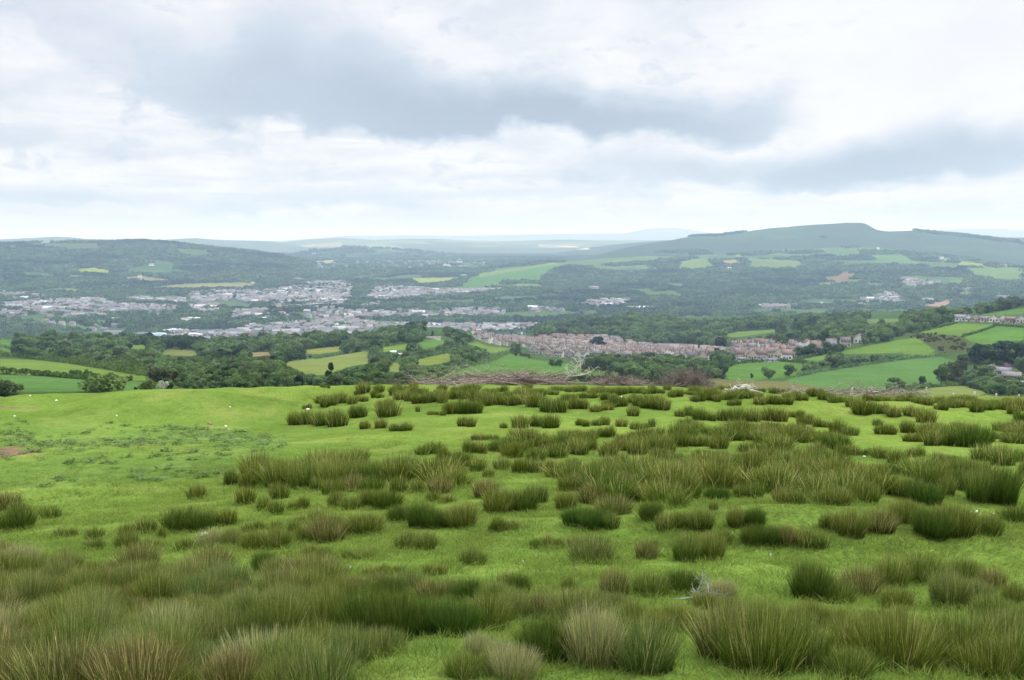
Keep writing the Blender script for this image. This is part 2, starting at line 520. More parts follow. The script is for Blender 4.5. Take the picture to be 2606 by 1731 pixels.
NEAR_FIELDS = [
    (K1((0, 1070), (300, 1080), (600, 1105), (880, 1112), (1000, 1118), (1160, 1138), (1000, 1185), (560, 1185), (190, 1185), (0, 1185)), BLUEGREEN),
    (K1((0, 960), (200, 965), (420, 985), (700, 1025), (1010, 1078), (1000, 1108), (600, 1098), (0, 1060)), YELLOW),
    (K1((0, 822), (110, 848), (100, 930), (0, 925)), GREEN),
    (K1((870, 864), (1030, 864), (1030, 890), (960, 893), (870, 882)), YELLOW),
    (K1((1110, 900), (1200, 890), (1390, 907), (1390, 930), (1300, 940), (1110, 930)), (.10, .115, .035)),
    (K1((1690, 928), (1750, 914), (1900, 910), (1890, 935), (1700, 945)), TAN),
    (K1((2080, 897), (2361, 870), (2361, 905), (2200, 925), (2100, 925)), (.122, .14, .036)),
    (K1((1930, 985), (2361, 932), (2361, 1000), (2230, 1060), (2100, 1060), (2000, 1010)), PALE),
    (K2((0, 965), (350, 905), (400, 930), (390, 990), (250, 1010), (80, 1070), (0, 1070)), PALE),
    (K2((440, 882), (640, 852), (650, 890), (470, 915)), YELLOW),
    (K2((700, 862), (760, 830), (940, 830), (830, 880), (720, 895)), GREEN),
    (K2((690, 965), (950, 915), (960, 970), (800, 1005), (690, 1000)), (.108, .142, .03)),
    (K2((460, 1040), (550, 985), (640, 985), (600, 1050)), PALE),
    (K2((860, 1125), (870, 1080), (960, 1040), (1200, 975), (1340, 920), (1500, 962), (1700, 985), (1850, 1012), (1850, 1070), (1400, 1125)), GREEN),
    (K2((1040, 852), (1120, 842), (1200, 872), (1360, 887), (1330, 910), (1200, 920), (1190, 890)), (.09, .135, .024)),
    (K3((560, 940), (640, 907), (900, 892), (1060, 905), (1000, 980), (700, 1010), (600, 1000)), GREEN),
    (K3((1000, 985), (1120, 955), (1640, 880), (1850, 862), (1950, 890), (1940, 960), (1850, 1030), (1550, 1065), (1100, 1065), (900, 1020)), BLUEGREEN),
    (K3((1030, 880), (1190, 850), (1600, 765), (1720, 748), (1860, 850), (1640, 870), (1640, 840), (1200, 850), (1150, 895)), (.078, .135, .026)),
    (K3((1620, 742), (1940, 664), (2180, 672), (2000, 740), (1850, 730), (1720, 715)), (.085, .14, .026)),
    (K3((2000, 742), (2180, 678), (2361, 690), (2361, 820), (2100, 790), (2030, 770)), (.066, .135, .026)),
    (K3((530, 738), (650, 713), (980, 692), (1160, 677), (1150, 692), (900, 712), (650, 747)), (.08, .13, .03)),
    (K3((1700, 1072), (1850, 1042), (2000, 1037), (2150, 1082), (2000, 1110)), PALE),
    (K3((2100, 612), (2361, 572), (2361, 605), (2200, 622)), GREEN),
    (K3((1400, 642), (1640, 634), (1640, 650), (1420, 667)), (.09, .13, .04)),
    (K3((480, 1000), (900, 1010), (1100, 1040), (1300, 1075), (480, 1060)), (.10, .10, .04)),
]
NEAR_ROUGH = [
    (K3((1640, 745), (1720, 720), (1850, 735), (2010, 750), (2050, 830), (1860, 845), (1740, 760)), SCRUB),
    (K2((1340, 925), (1450, 920), (1520, 970), (1480, 1005), (1340, 1000)), ROUGH),
    (K2((1850, 1010), (2361, 1010), (2361, 1120), (1500, 1120), (1850, 1070)), ROUGH),
    (K3((0, 990), (560, 990), (560, 1060), (0, 1060)), ROUGH),
]
HILL_FIELDS = [
    (K1((500, 345), (650, 330), (790, 350), (740, 382), (560, 372)), BRIGHT),
    (K1((450, 380), (560, 380), (650, 405), (500, 412)), (.08, .13, .03)),
    (K1((780, 400), (980, 385), (1230, 425), (1070, 437), (850, 417)), (.13, .13, .06)),
    (K1((1020, 467), (1250, 442), (1700, 430), (1800, 455), (1700, 475), (1020, 482)), (.14, .145, .055)),
    (K1((320, 473), (560, 473), (560, 505), (480, 502)), (.10, .15, .03)),
    (K1((590, 490), (680, 493), (660, 512), (600, 512)), (.10, .15, .03)),
    (K1((150, 162), (700, 160), (690, 200), (500, 212), (180, 177)), (.055, .08, .03)),
    (K1((960, 345), (1100, 345), (1180, 380), (1000, 377)), (.06, .10, .03)),
    (K1((1380, 262), (1520, 268), (1530, 288), (1420, 285)), (.06, .10, .03)),
    (K1((1180, 200), (1280, 200), (1340, 235), (1220, 225)), (.06, .09, .03)),
    (K2((670, 402), (1030, 395), (1000, 412), (860, 442), (690, 446)), (.15, .18, .04)),
    (K2((0, 287), (180, 272), (120, 300), (0, 303)), (.20, .20, .05)),
    (K2((1000, 470), (1060, 400), (1300, 350), (1700, 300), (1740, 312), (1600, 380), (1580, 430), (1320, 425), (1280, 462)), (.050, .115, .024)),
    (K2((1330, 470), (1400, 437), (1560, 442), (1580, 465), (1480, 477)), (.075, .135, .03)),
    (K2((1100, 375), (1650, 295), (1730, 298), (1600, 318), (1150, 392)), (.10, .145, .03)),
    (K3((450, 300), (490, 300), (510, 325), (470, 318)), BRIGHT),
    (K3((540, 290), (650, 285), (700, 312), (560, 318)), (.20, .16, .08)),
    (K3((530, 345), (640, 338), (600, 362)), BRIGHT),
    (K3((640, 255), (670, 250), (670, 266), (640, 266)), BRIGHT),
    (K3((300, 300), (440, 270), (540, 330), (420, 350), (280, 345)), (.09, .13, .035)),
    (K3((700, 275), (1000, 290), (1080, 330), (900, 345), (720, 320)), (.085, .12, .035)),
    (K3((1100, 220), (1350, 225), (1380, 262), (1250, 272)), (.06, .11, .035)),
    (K3((1390, 257), (1640, 250), (1700, 292), (1500, 302)), (.065, .125, .035)),
    (K3((1840, 275), (1960, 288), (1920, 302), (1850, 300)), BRIGHT),
    (K3((1950, 298), (2140, 310), (2110, 330), (1980, 318)), BRIGHT),
    (K3((1990, 335), (2361, 330), (2361, 420), (2200, 412), (2050, 375)), (.075, .13, .035)),
    (K3((1900, 480), (2120, 480), (2120, 500), (1950, 505)), (.08, .12, .04)),
    (K3((1150, 400), (1320, 355), (1360, 380), (1250, 430)), (.12, .085, .05)),
    (K3((1080, 430), (1400, 400), (1420, 420), (1150, 448)), (.075, .115, .03)),
    (K3((60, 480), (300, 470), (300, 500), (120, 510)), (.05, .10, .03)),
    (K3((1740, 562), (1950, 515), (1920, 577), (1750, 577)), PINK),
]
VALLEY_FIELDS = [
    (K1((1000, 682), (1180, 680), (1180, 703), (1000, 703)), (.07, .14, .03)),
    (K1((650, 692), (780, 690), (760, 735), (650, 735)), (.055, .10, .03)),
    (K1((1400, 530), (1560, 525), (1550, 545), (1400, 542)), (.10, .16, .03)),
    (K1((430, 735), (700, 740), (700, 770), (430, 760)), (.06, .11, .03)),
    (K2((480, 710), (1560, 715), (1560, 728), (480, 724)), (.07, .10, .045)),
    (K2((310, 475), (370, 472), (370, 490), (320, 492)), (.10, .16, .03)),
]
FAR_FIELDS = [
    (K2((1540, 168), (1800, 180), (1900, 205), (1700, 205), (1560, 190)), (.42, .36, .22)),
    (K2((1230, 200), (1500, 200), (1560, 240), (1350, 238)), (.28, .29, .11)),
    (K2((700, 168), (830, 170), (800, 185), (720, 185)), (.20, .24, .07)),
    (K2((1000, 170), (1300, 165), (1400, 185), (1200, 195)), (.16, .19, .07)),
    (K1((1780, 205), (2361, 150), (2361, 200), (2150, 212), (1950, 240)), (.26, .21, .13)),
    (K1((2050, 205), (2200, 175), (2250, 190), (2120, 222)), (.38, .28, .18)),
]

P_near = [(poly_ground(p, [near_fields]), c) for p, c in NEAR_FIELDS]
P_rough = [(poly_ground(p, [near_fields]), c) for p, c in NEAR_ROUGH]
P_hill = [(poly_ground(p, [left_hill, right_hill, valley_floor]), c) for p, c in HILL_FIELDS]
P_valley = [(poly_ground(p, [valley_floor]), c) for p, c in VALLEY_FIELDS]
P_far = [(poly_ground(p, [far_moor, middle_hill, right_spur]), c) for p, c in FAR_FIELDS]


def paint(sheet, base, polys):
    X = sheet.X.ravel(); Y = sheet.Y.ravel()
    col = np.tile(np.array(base, float), (len(X), 1))
    for poly, c in polys:
        if len(poly) > 2:
            col[inside(X, Y, poly)] = c
    return col


def ground_mat(name, sc1, sc2, amt=0.35, patch=None, bump=0.0, speck=None):
    """cover colour (per place) broken up by two sizes of growth"""
    m, nt, b = new_mat(name)
    b.inputs['Specular IOR Level'].default_value = 0.0; b.inputs['Roughness'].default_value = 1.0
    at = node(nt, 'ShaderNodeAttribute', attribute_name='cover')
    geo = nt.nodes.new('ShaderNodeNewGeometry')
    n1 = noisen(nt, geo.outputs['Position'], sc1, 5, 0.6); n2 = noisen(nt, geo.outputs['Position'], sc2, 4, 0.65)
    k = mathn(nt, 'ADD', mathn(nt, 'MULTIPLY', mathn(nt, 'SUBTRACT', n1, 0.5), 2 * amt), mathn(nt, 'MULTIPLY', mathn(nt, 'SUBTRACT', n2, 0.5), 2 * amt))
    col = at.outputs['Color']
    if patch:   # patchwork of small fields and hedged closes
        vo = nt.nodes.new('ShaderNodeTexVoronoi'); vo.inputs['Scale'].default_value = patch; vo.inputs['Randomness'].default_value = 0.9
        nt.links.new(geo.outputs['Position'], vo.inputs['Vector'])
        sp = nt.nodes.new('ShaderNodeSeparateColor'); nt.links.new(vo.outputs['Color'], sp.inputs[0])
        col = mixc(nt, maprange(nt, sp.outputs[0], 0.45, 0.75, 0, 0.85), col, (.085, .12, .045))
        col = mixc(nt, maprange(nt, sp.outputs[1], 0.72, 0.80, 0, 0.9), col, (.15, .16, .07))
        col = mixc(nt, maprange(nt, sp.outputs[2], 0.55, 0.75, 0, 0.8), col, (.022, .04, .018))
    vm = nt.nodes.new('ShaderNodeVectorMath'); vm.operation = 'SCALE'
    nt.links.new(col, vm.inputs[0]); nt.links.new(mathn(nt, 'MAXIMUM', mathn(nt, 'ADD', k, 1.0), 0.15), vm.inputs['Scale'])
    nt.links.new(vm.outputs[0], b.inputs['Base Color'])
    if bump:
        bp = nt.nodes.new('ShaderNodeBump'); bp.inputs['Strength'].default_value = 0.6; bp.inputs['Distance'].default_value = bump
        nt.links.new(n2, bp.inputs['Height']); nt.links.new(bp.outputs[0], b.inputs['Normal'])
    return m


# meadow turf: close-cropped grass, bluer where the weeds grow, bare soil in two scrapes
Xm = meadow.X.ravel(); Ym = meadow.Y.ravel()
turf = np.tile(np.array((.103, .165, .031)), (len(Xm), 1))
nz = fbm(Xm / 3.5, Ym / 2.5, 101, 4)
turf = turf * (1 + 0.30 * nz[:, None]) + np.array((.022, .010, .002)) * np.clip(fbm(Xm / 9, Ym / 6, 107, 3), 0, 1)[:, None]
WEEDS = poly_ground(K4((-200, 330), (500, 330), (1000, 350), (1500, 380), (2000, 440), (1950, 560), (1500, 720), (900, 760), (300, 790), (-200, 800)), [meadow])
wm = inside(Xm, Ym, WEEDS) * np.clip(0.7 + 0.9 * fbm(Xm / 2.5, Ym / 2.0, 111, 3), 0, 1)
turf = turf * (1 - 0.35 * wm[:, None]) + np.array((.082, .150, .044)) * 0.35 * wm[:, None]
SOILS = [poly_ground(K4((-200, 520), (60, 508), (170, 530), (200, 560), (110, 590), (0, 605), (-200, 600)), [meadow]),
         poly_ground(K4((-150, 238), (150, 232), (320, 222), (310, 236), (140, 250), (-150, 246)), [meadow])]
for sp_ in SOILS:
    jx = Xm + 0.5 * fbm(Xm / 0.8, Ym / 0.8, 120, 3); jy = Ym + 0.9 * fbm(Xm / 0.8, Ym / 0.8, 125, 3)
    turf[inside(jx, jy, sp_)] = SOIL


def meadow_mat():
    m, nt, b = new_mat('cropped_turf')
    b.inputs['Specular IOR Level'].default_value = 0.0; b.inputs['Roughness'].default_value = 1.0
    at = node(nt, 'ShaderNodeAttribute', attribute_name='cover')
    geo = nt.nodes.new('ShaderNodeNewGeometry'); P = geo.outputs['Position']
    n1 = noisen(nt, P, 3.0, 6, 0.65); n2 = noisen(nt, P, 14.0, 5, 0.7); n3 = noisen(nt, P, 0.6, 4, 0.6)
    k = mathn(nt, 'ADD', mathn(nt, 'MULTIPLY', mathn(nt, 'SUBTRACT', n1, 0.5), 1.0), mathn(nt, 'MULTIPLY', mathn(nt, 'SUBTRACT', n2, 0.5), 1.3))
    k = mathn(nt, 'ADD', k, mathn(nt, 'MULTIPLY', mathn(nt, 'SUBTRACT', n3, 0.5), 0.6))
    col = mixc(nt, maprange(nt, n3, 0.48, 0.70, 0, 0.6), at.outputs['Color'], (.150, .172, .046))
    col = mixc(nt, maprange(nt, n1, 0.54, 0.74, 0, 0.75), col, (.060, .122, .024))
    vm = nt.nodes.new('ShaderNodeVectorMath'); vm.operation = 'SCALE'
    nt.links.new(col, vm.inputs[0]); nt.links.new(mathn(nt, 'MAXIMUM', mathn(nt, 'ADD', k, 1.0), 0.25), vm.inputs['Scale'])
    nt.links.new(vm.outputs[0], b.inputs['Base Color'])
    bp = nt.nodes.new('ShaderNodeBump'); bp.inputs['Strength'].default_value = 0.7; bp.inputs['Distance'].default_value = 0.05
    nt.links.new(mathn(nt, 'ADD', n1, mathn(nt, 'MULTIPLY', n2, 0.4)), bp.inputs['Height']); nt.links.new(bp.outputs[0], b.inputs['Normal'])
    return m


meadow.build(meadow_mat(), {'cover': turf}, wrap=True)
near_fields.build(ground_mat('hillside_cover', 0.035, 0.35, 0.42, None, 0.3), {'cover': paint(near_fields, (.040, .072, .022), P_rough + P_near)})
valley_floor.build(ground_mat('valley_cover', 0.006, 0.05, 0.35), {'cover': paint(valley_floor, (.050, .086, .034), P_valley + P_hill)})
left_hill.build(ground_mat('wooded_hill_cover', 0.006, 0.05, 0.35), {'cover': paint(left_hill, (.042, .080, .030), P_hill)})
# right hill: open moor above the benches
cr = paint(right_hill, (.056, .096, .036), [])
MOORLINE = [(960, 640), (1400, 668), (1600, 655), (1800, 646), (2050, 634), (2200, 628), (2350, 645), (2450, 655), (2520, 668), (2606, 676), (2700, 680)]
mx, my, mz = hit(np.linspace(1250, 2700, 140), np.interp(np.linspace(1250, 2700, 140), [u for u, v in MOORLINE], [v for u, v in MOORLINE]), [right_hill])
okm = ~np.isnan(mx)
mo_a = np.arctan2(mx[okm], my[okm]); mo_d = np.hypot(mx[okm], my[okm])
Ra = np.arctan2(right_hill.X.ravel(), right_hill.Y.ravel()); Rd = np.hypot(right_hill.X.ravel(), right_hill.Y.ravel())
MOOR_D = lambda a: np.interp(a, mo_a, mo_d)
# small closes on the benches of the right hill
_r = np.random.default_rng(77)
sdx, sdy = _r.uniform(-1200, 2900, 1500), _r.uniform(3000, 6100, 1500)
scol = np.array([(.056, .096, .036), (.062, .118, .034), (.070, .115, .038), (.085, .125, .045), (.05, .085, .034)])[_r.integers(0, 5, 1500)]
_X, _Y = right_hill.X.ravel(), right_hill.Y.ravel()
for k0 in range(0, len(_X), 20000):
    dd_ = (_X[k0:k0 + 20000, None] - sdx) ** 2 + ((_Y[k0:k0 + 20000, None] - sdy) * .8) ** 2
    cr[k0:k0 + 20000] = scol[dd_.argmin(1)]
om = Rd > MOOR_D(Ra) + 120 * fbm(right_hill.X.ravel() / 300, right_hill.Y.ravel() / 300, 131, 3)
cr[om] = MOOR
gtop = np.clip(fbm(right_hill.X.ravel() / 700, right_hill.Y.ravel() / 350, 137, 3) * 1.6, 0, 1)[:, None]
cr = np.where(om[:, None], cr * (1 - gtop) + np.array((.044, .078, .036)) * gtop, cr)
for poly, c in P_hill:
    if len(poly) > 2:
        cr[inside(right_hill.X.ravel(), right_hill.Y.ravel(), poly)] = c
right_hill.build(ground_mat('moor_hill_cover', 0.006, 0.05, 0.35), {'cover': cr})
middle_hill.build(ground_mat('patchwork_hill_cover', 0.005, 0.03, 0.3, 0.0045), {'cover': paint(middle_hill, (.032, .055, .028), P_far)})
right_spur.build(ground_mat('spur_cover', 0.004, 0.03, 0.3), {'cover': paint(right_spur, (.034, .055, .030), P_far)})
far_moor.build(ground_mat('far_moor_cover', 0.003, 0.02, 0.3, 0.0016), {'cover': paint(far_moor, (.075, .095, .050), P_far)})
far_left_hills.build(ground_mat('far_left_cover', 0.003, 0.02, 0.3), {'cover': paint(far_left_hills, (.055, .075, .045), [])})
horizon_hills.build(ground_mat('horizon_cover', 0.002, 0.01, 0.2), {'cover': paint(horizon_hills, (.06, .075, .05), [])})
# ------------------------------------------------------------------ foliage
def leaf_mat(name, dark, light, trans=0.25, hue=0.0, stands=None):
    """leaf colour differs from leaf to leaf ('leaf' attribute) and from plant to plant"""
    m = bpy.data.materials.new(name); m.use_nodes = True
    nt = m.node_tree; nt.nodes.clear()
    o = nt.nodes.new('ShaderNodeOutputMaterial')
    at = node(nt, 'ShaderNodeAttribute', attribute_name='leaf')
    oi = nt.nodes.new('ShaderNodeObjectInfo')
    c = mixc(nt, at.outputs['Fac'], dark, light)
    hsv = nt.nodes.new('ShaderNodeHueSaturation')
    nt.links.new(maprange(nt, oi.outputs['Random'], 0, 1, 0.478 + hue, 0.512 + hue, False), hsv.inputs['Hue'])
    rn = mathn(nt, 'FRACT', mathn(nt, 'MULTIPLY', oi.outputs['Random'], 7.31))
    nt.links.new(maprange(nt, rn, 0, 1, 0.62, 1.4, False), hsv.inputs['Value'])
    nt.links.new(maprange(nt, mathn(nt, 'FRACT', mathn(nt, 'MULTIPLY', oi.outputs['Random'], 13.7)), 0, 1, 0.8, 1.08, False), hsv.inputs['Saturation'])
    if stands:   # whole stands of darker conifers and of paler young trees
        geo = nt.nodes.new('ShaderNodeNewGeometry')
        c = mixc(nt, maprange(nt, noisen(nt, geo.outputs['Position'], stands, 3, .55), .50, .62, 0, .75), c, (.018, .042, .026))
        c = mixc(nt, maprange(nt, noisen(nt, geo.outputs['Position'], stands * 1.7, 3, .55), .54, .66, 0, .7), c, (.085, .135, .045))
    nt.links.new(c, hsv.inputs['Color'])
    d = nt.nodes.new('ShaderNodeBsdfDiffuse'); t = nt.nodes.new('ShaderNodeBsdfTranslucent')
    nt.links.new(hsv.outputs[0], d.inputs[0]); nt.links.new(hsv.outputs[0], t.inputs[0])
    mx = nt.nodes.new('ShaderNodeMixShader'); mx.inputs[0].default_value = trans
    nt.links.new(d.outputs[0], mx.inputs[1]); nt.links.new(t.outputs[0], mx.inputs[2]); nt.links.new(mx.outputs[0], o.inputs[0])
    return m


M_leaf = leaf_mat('broad_leaves', (.048, .102, .030), (.118, .195, .054), .45)
M_leaf_lt = leaf_mat('pale_broad_leaves', (.062, .118, .028), (.125, .190, .050), .3)
M_leaf_dk = leaf_mat('dark_leaves', (.016, .032, .016), (.036, .058, .026), 0.15)
M_leaf_olive = leaf_mat('olive_leaves', (.035, .045, .020), (.080, .092, .040))
M_wood_leaf = leaf_mat('woodland_leaves', (.060, .118, .042), (.132, .208, .068), 0.45, 0.0, .012)
M_blossom = leaf_mat('blossom', (.10, .15, .07), (.42, .43, .36), 0.2)
M_purple = leaf_mat('purple_blossom', (.12, .05, .14), (.32, .16, .34), 0.2)
M_bark, _nt, _b = new_mat('bark'); _b.inputs['Base Color'].default_value = (.075, .060, .046, 1)


def quads_at(P, N, S, r, asp=1.0):
    """square leaf sprays centred at P facing roughly N, of size S"""
    n = len(P)
    N = N + r.normal(0, 0.55, (n, 3)); N /= np.linalg.norm(N, axis=1)[:, None] + 1e-9
    T = np.cross(N, r.normal(0, 1, (n, 3))); T /= np.linalg.norm(T, axis=1)[:, None] + 1e-9
    B = np.cross(N, T)
    S = np.broadcast_to(np.asarray(S), (n,))[:, None]
    j = lambda: (1 + r.uniform(-0.35, 0.35, (n, 1)))
    v = np.stack([P + S * (T * j() + B * j() * asp * .35), P + S * (B * j() * asp - T * j() * .3), P - S * (T * j() + B * j() * asp * .3), P - S * (B * j() * asp - T * j() * .35)], 1)
    return v.reshape(-1, 3), np.arange(4 * n).reshape(n, 4)


def crown_arrays(seed, n=700, kind='round', leaf=.055):
    """leaf sprays of one crown, unit height 1 (ground to top), and its leaf tone"""
    r = np.random.default_rng(seed)
    if kind == 'round':
        nl = 11; zc, rz, rx = .58, .34, .36; lr = (.16, .24)
    elif kind == 'bush':
        nl = 10; zc, rz, rx = .48, .30, .62; lr = (.26, .40)
    elif kind == 'tall':
        nl = 9; zc, rz, rx = .52, .42, .13; lr = (.10, .15)
    else:   # conifer
        nl = 14; zc, rz, rx = .50, .44, .20; lr = (.12, .17)
    L = []
    for k in range(nl):
        a = r.uniform(0, 2 * PI); t = r.uniform(-1, 1)
        rad = rx * math.sqrt(max(0, 1 - t * t)) * r.uniform(.55, 1.0)
        if kind == 'conifer':
            rad = rx * (1 - (t + 1) / 2) * r.uniform(.4, 1)
        if kind == 'round' and t < -.3:
            rad *= .75
        L.append((rad * math.cos(a), rad * math.sin(a), zc + rz * t, r.uniform(*lr) * (1 - .45 * (t + 1) / 2 if kind == 'conifer' else 1), r.uniform(.15, .85)))
    P, N, S, T = [], [], [], []
    for (x, y, z, q, tone) in L:
        m = n // nl
        d = r.normal(0, 1, (m, 3)); d /= np.linalg.norm(d, axis=1)[:, None]
        rr = q * r.uniform(.62, 1.08, (m, 1))
        P.append(np.array([x, y, z]) + d * rr * np.array([1, 1, .88])); N.append(d)
        S.append(leaf * r.uniform(.55, 1.25, m)); T.append(np.clip(tone + r.normal(0, .22, m), 0, 1))
    P = np.concatenate(P); N = np.concatenate(N); S = np.concatenate(S); T = np.concatenate(T)
    keep = P[:, 2] > (.02 if kind in ('bush', 'conifer') else .10)
    v, f = quads_at(P[keep], N[keep], S[keep], r)
    return v, f, np.repeat(T[keep], 4)


def crown_mesh(name, seed, mat, **k):
    v, f, t = crown_arrays(seed, **k)
    return make_mesh(name, v, f, mat, None, {'leaf': t})


def trunk_mesh(name, seed, h=.55, w=.028):
    r = np.random.default_rng(seed); b = MB()
    b.tube([(0, 0, -.04), (.01, 0, h * .5), (r.uniform(-.03, .03), r.uniform(-.03, .03), h)], [w * 1.2, w * .85, w * .45], 7)
    for k in range(5):
        a = 2 * PI * k / 5 + r.uniform(-.4, .4); z = h * r.uniform(.45, .8); q = r.uniform(.12, .24)
        b.tube([(0, 0, z), (q * .6 * math.cos(a), q * .6 * math.sin(a), z + .1), (q * math.cos(a), q * math.sin(a), z + .2)], [w * .5, w * .35, w * .15], 5)
    return b.mesh(name, M_bark, True)


TREE = {}
for kind, mats, nn, lf in (('round', (M_leaf, M_leaf_lt, M_leaf_dk, M_leaf_olive), 1500, .042), ('bush', (M_leaf, M_leaf_lt, M_leaf_dk, M_leaf_olive, M_blossom, M_purple), 1500, .060),
                           ('conifer', (M_leaf_dk,), 1300, .040), ('tall', (M_leaf_olive, M_leaf), 900, .034)):
    for mt in mats:
        TREE[kind, mt.name] = [crown_mesh('crown', 100 + 17 * i + len(mt.name), mt, kind=kind, n=nn, leaf=lf) for i in range(3)]
TRUNKS = [trunk_mesh('trunk', 300 + i) for i in range(3)]
TREE_INFO = []


def plant(name, label, cat, x, y, height, width, kind, mat, group=None, z=None):
    z = float(ground([x], [y])[0]) if z is None else z
    o = link(name, None, None, (x, y, z)); o['label'] = label; o['category'] = cat
    if group:
        o['group'] = group
    o.rotation_euler.z = random.uniform(0, 2 * PI)
    wx = {'round': .96, 'bush': 1.75, 'conifer': .60, 'tall': .46}[kind]
    o.scale = (width / wx, width / wx, height)
    link('foliage' if kind == 'bush' else 'crown', random.choice(TREE[kind, mat.name]), o)
    if kind != 'bush':
        link('trunk', random.choice(TRUNKS), o)
    return o


def plant_px(name, label, cat, u, v, w, h, kind, mat, sheets=None, group=None, dmin=60):
    """a plant whose foot is seen at (u, v) and that looks w x h pixels large"""
    x, y, z = (float(q[0]) for q in hit([u], [v], sheets or [near_fields], dmin))
    d = math.hypot(x, y)
    return plant(name, label, cat, x, y, h * d / F, w * d / F, kind, mat, group, z - .02 * h * d / F)


# ------------------------------------------------------------------ scattering for uncountable cover (one self-contained object: patterns and points in one mesh)
def scatter(name, variants, pts, rot, scl, mat, label, tint_attr='leaf', sz=None):
    """variants: list of (verts, faces, tone); pts (n,3)"""
    V, FF, T, VID = [], [], [], []
    n0 = 0
    for k, (v, f, t) in enumerate(variants):
        V.append(v); FF.append(np.asarray(f) + n0); T.append(t); VID.append(np.full(len(v), float(k))); n0 += len(v)
    n = len(pts)
    V.append(pts); T.append(np.zeros(n)); VID.append(np.full(n, -1.0))
    nv = sum(len(v) for v in V)
    sclA = np.ones(nv); rotA = np.zeros(nv); szA = np.ones(nv); pick = np.zeros(nv)
    sclA[-n:] = scl; rotA[-n:] = rot; szA[-n:] = sz if sz is not None else scl; pick[-n:] = rng.integers(0, len(variants), n)
    me = make_mesh(name, np.concatenate(V), FF, mat, None, {tint_attr: np.concatenate(T), 'vid': np.concatenate(VID), 'scl': sclA, 'rot': rotA, 'zscl': szA, 'pick': pick})
    o = link(name, me, kind='stuff'); o['label'] = label
    ng = bpy.data.node_groups.new(name + '_scatter', 'GeometryNodeTree')
    ng.interface.new_socket('Geometry', in_out='INPUT', socket_type='NodeSocketGeometry')
    ng.interface.new_socket('Geometry', in_out='OUTPUT', socket_type='NodeSocketGeometry')
    gi = ng.nodes.new('NodeGroupInput'); go = ng.nodes.new('NodeGroupOutput')

    def named(nm):
        a = ng.nodes.new('GeometryNodeInputNamedAttribute'); a.data_type = 'FLOAT'; a.inputs[0].default_value = nm
        return a.outputs[0]

    def separate(val):
        c = ng.nodes.new('FunctionNodeCompare'); c.data_type = 'FLOAT'; c.operation = 'EQUAL'
        ng.links.new(named('vid'), c.inputs[0]); c.inputs[1].default_value = val; c.inputs['Epsilon'].default_value = 0.1
        s = ng.nodes.new('GeometryNodeSeparateGeometry'); s.domain = 'POINT'
        ng.links.new(gi.outputs[0], s.inputs[0]); ng.links.new(c.outputs[0], s.inputs[1])
        return s.outputs[0]
    jn = ng.nodes.new('GeometryNodeJoinGeometry')
    for k in range(len(variants)):
        g2 = ng.nodes.new('GeometryNodeGeometryToInstance'); ng.links.new(separate(float(k)), g2.inputs[0]); ng.links.new(g2.outputs[0], jn.inputs[0])
    iop = ng.nodes.new('GeometryNodeInstanceOnPoints')
    ng.links.new(separate(-1.0), iop.inputs['Points']); ng.links.new(jn.outputs[0], iop.inputs['Instance'])
    iop.inputs['Pick Instance'].default_value = True
    ng.links.new(named('pick'), iop.inputs['Instance Index'])
    cr_ = ng.nodes.new('ShaderNodeCombineXYZ'); ng.links.new(named('rot'), cr_.inputs[2])
    er = ng.nodes.new('FunctionNodeEulerToRotation'); ng.links.new(cr_.outputs[0], er.inputs[0]); ng.links.new(er.outputs[0], iop.inputs['Rotation'])
    cs = ng.nodes.new('ShaderNodeCombineXYZ')
    ng.links.new(named('scl'), cs.inputs[0]); ng.links.new(named('scl'), cs.inputs[1]); ng.links.new(named('zscl'), cs.inputs[2])
    ng.links.new(cs.outputs[0], iop.inputs['Scale'])
    ng.links.new(iop.outputs[0], go.inputs[0])
    md = o.modifiers.new('scatter', 'NODES'); md.node_group = ng
    return o


def visible_px(u, v, mu=60):
    return (u > -mu) & (u < W + mu)


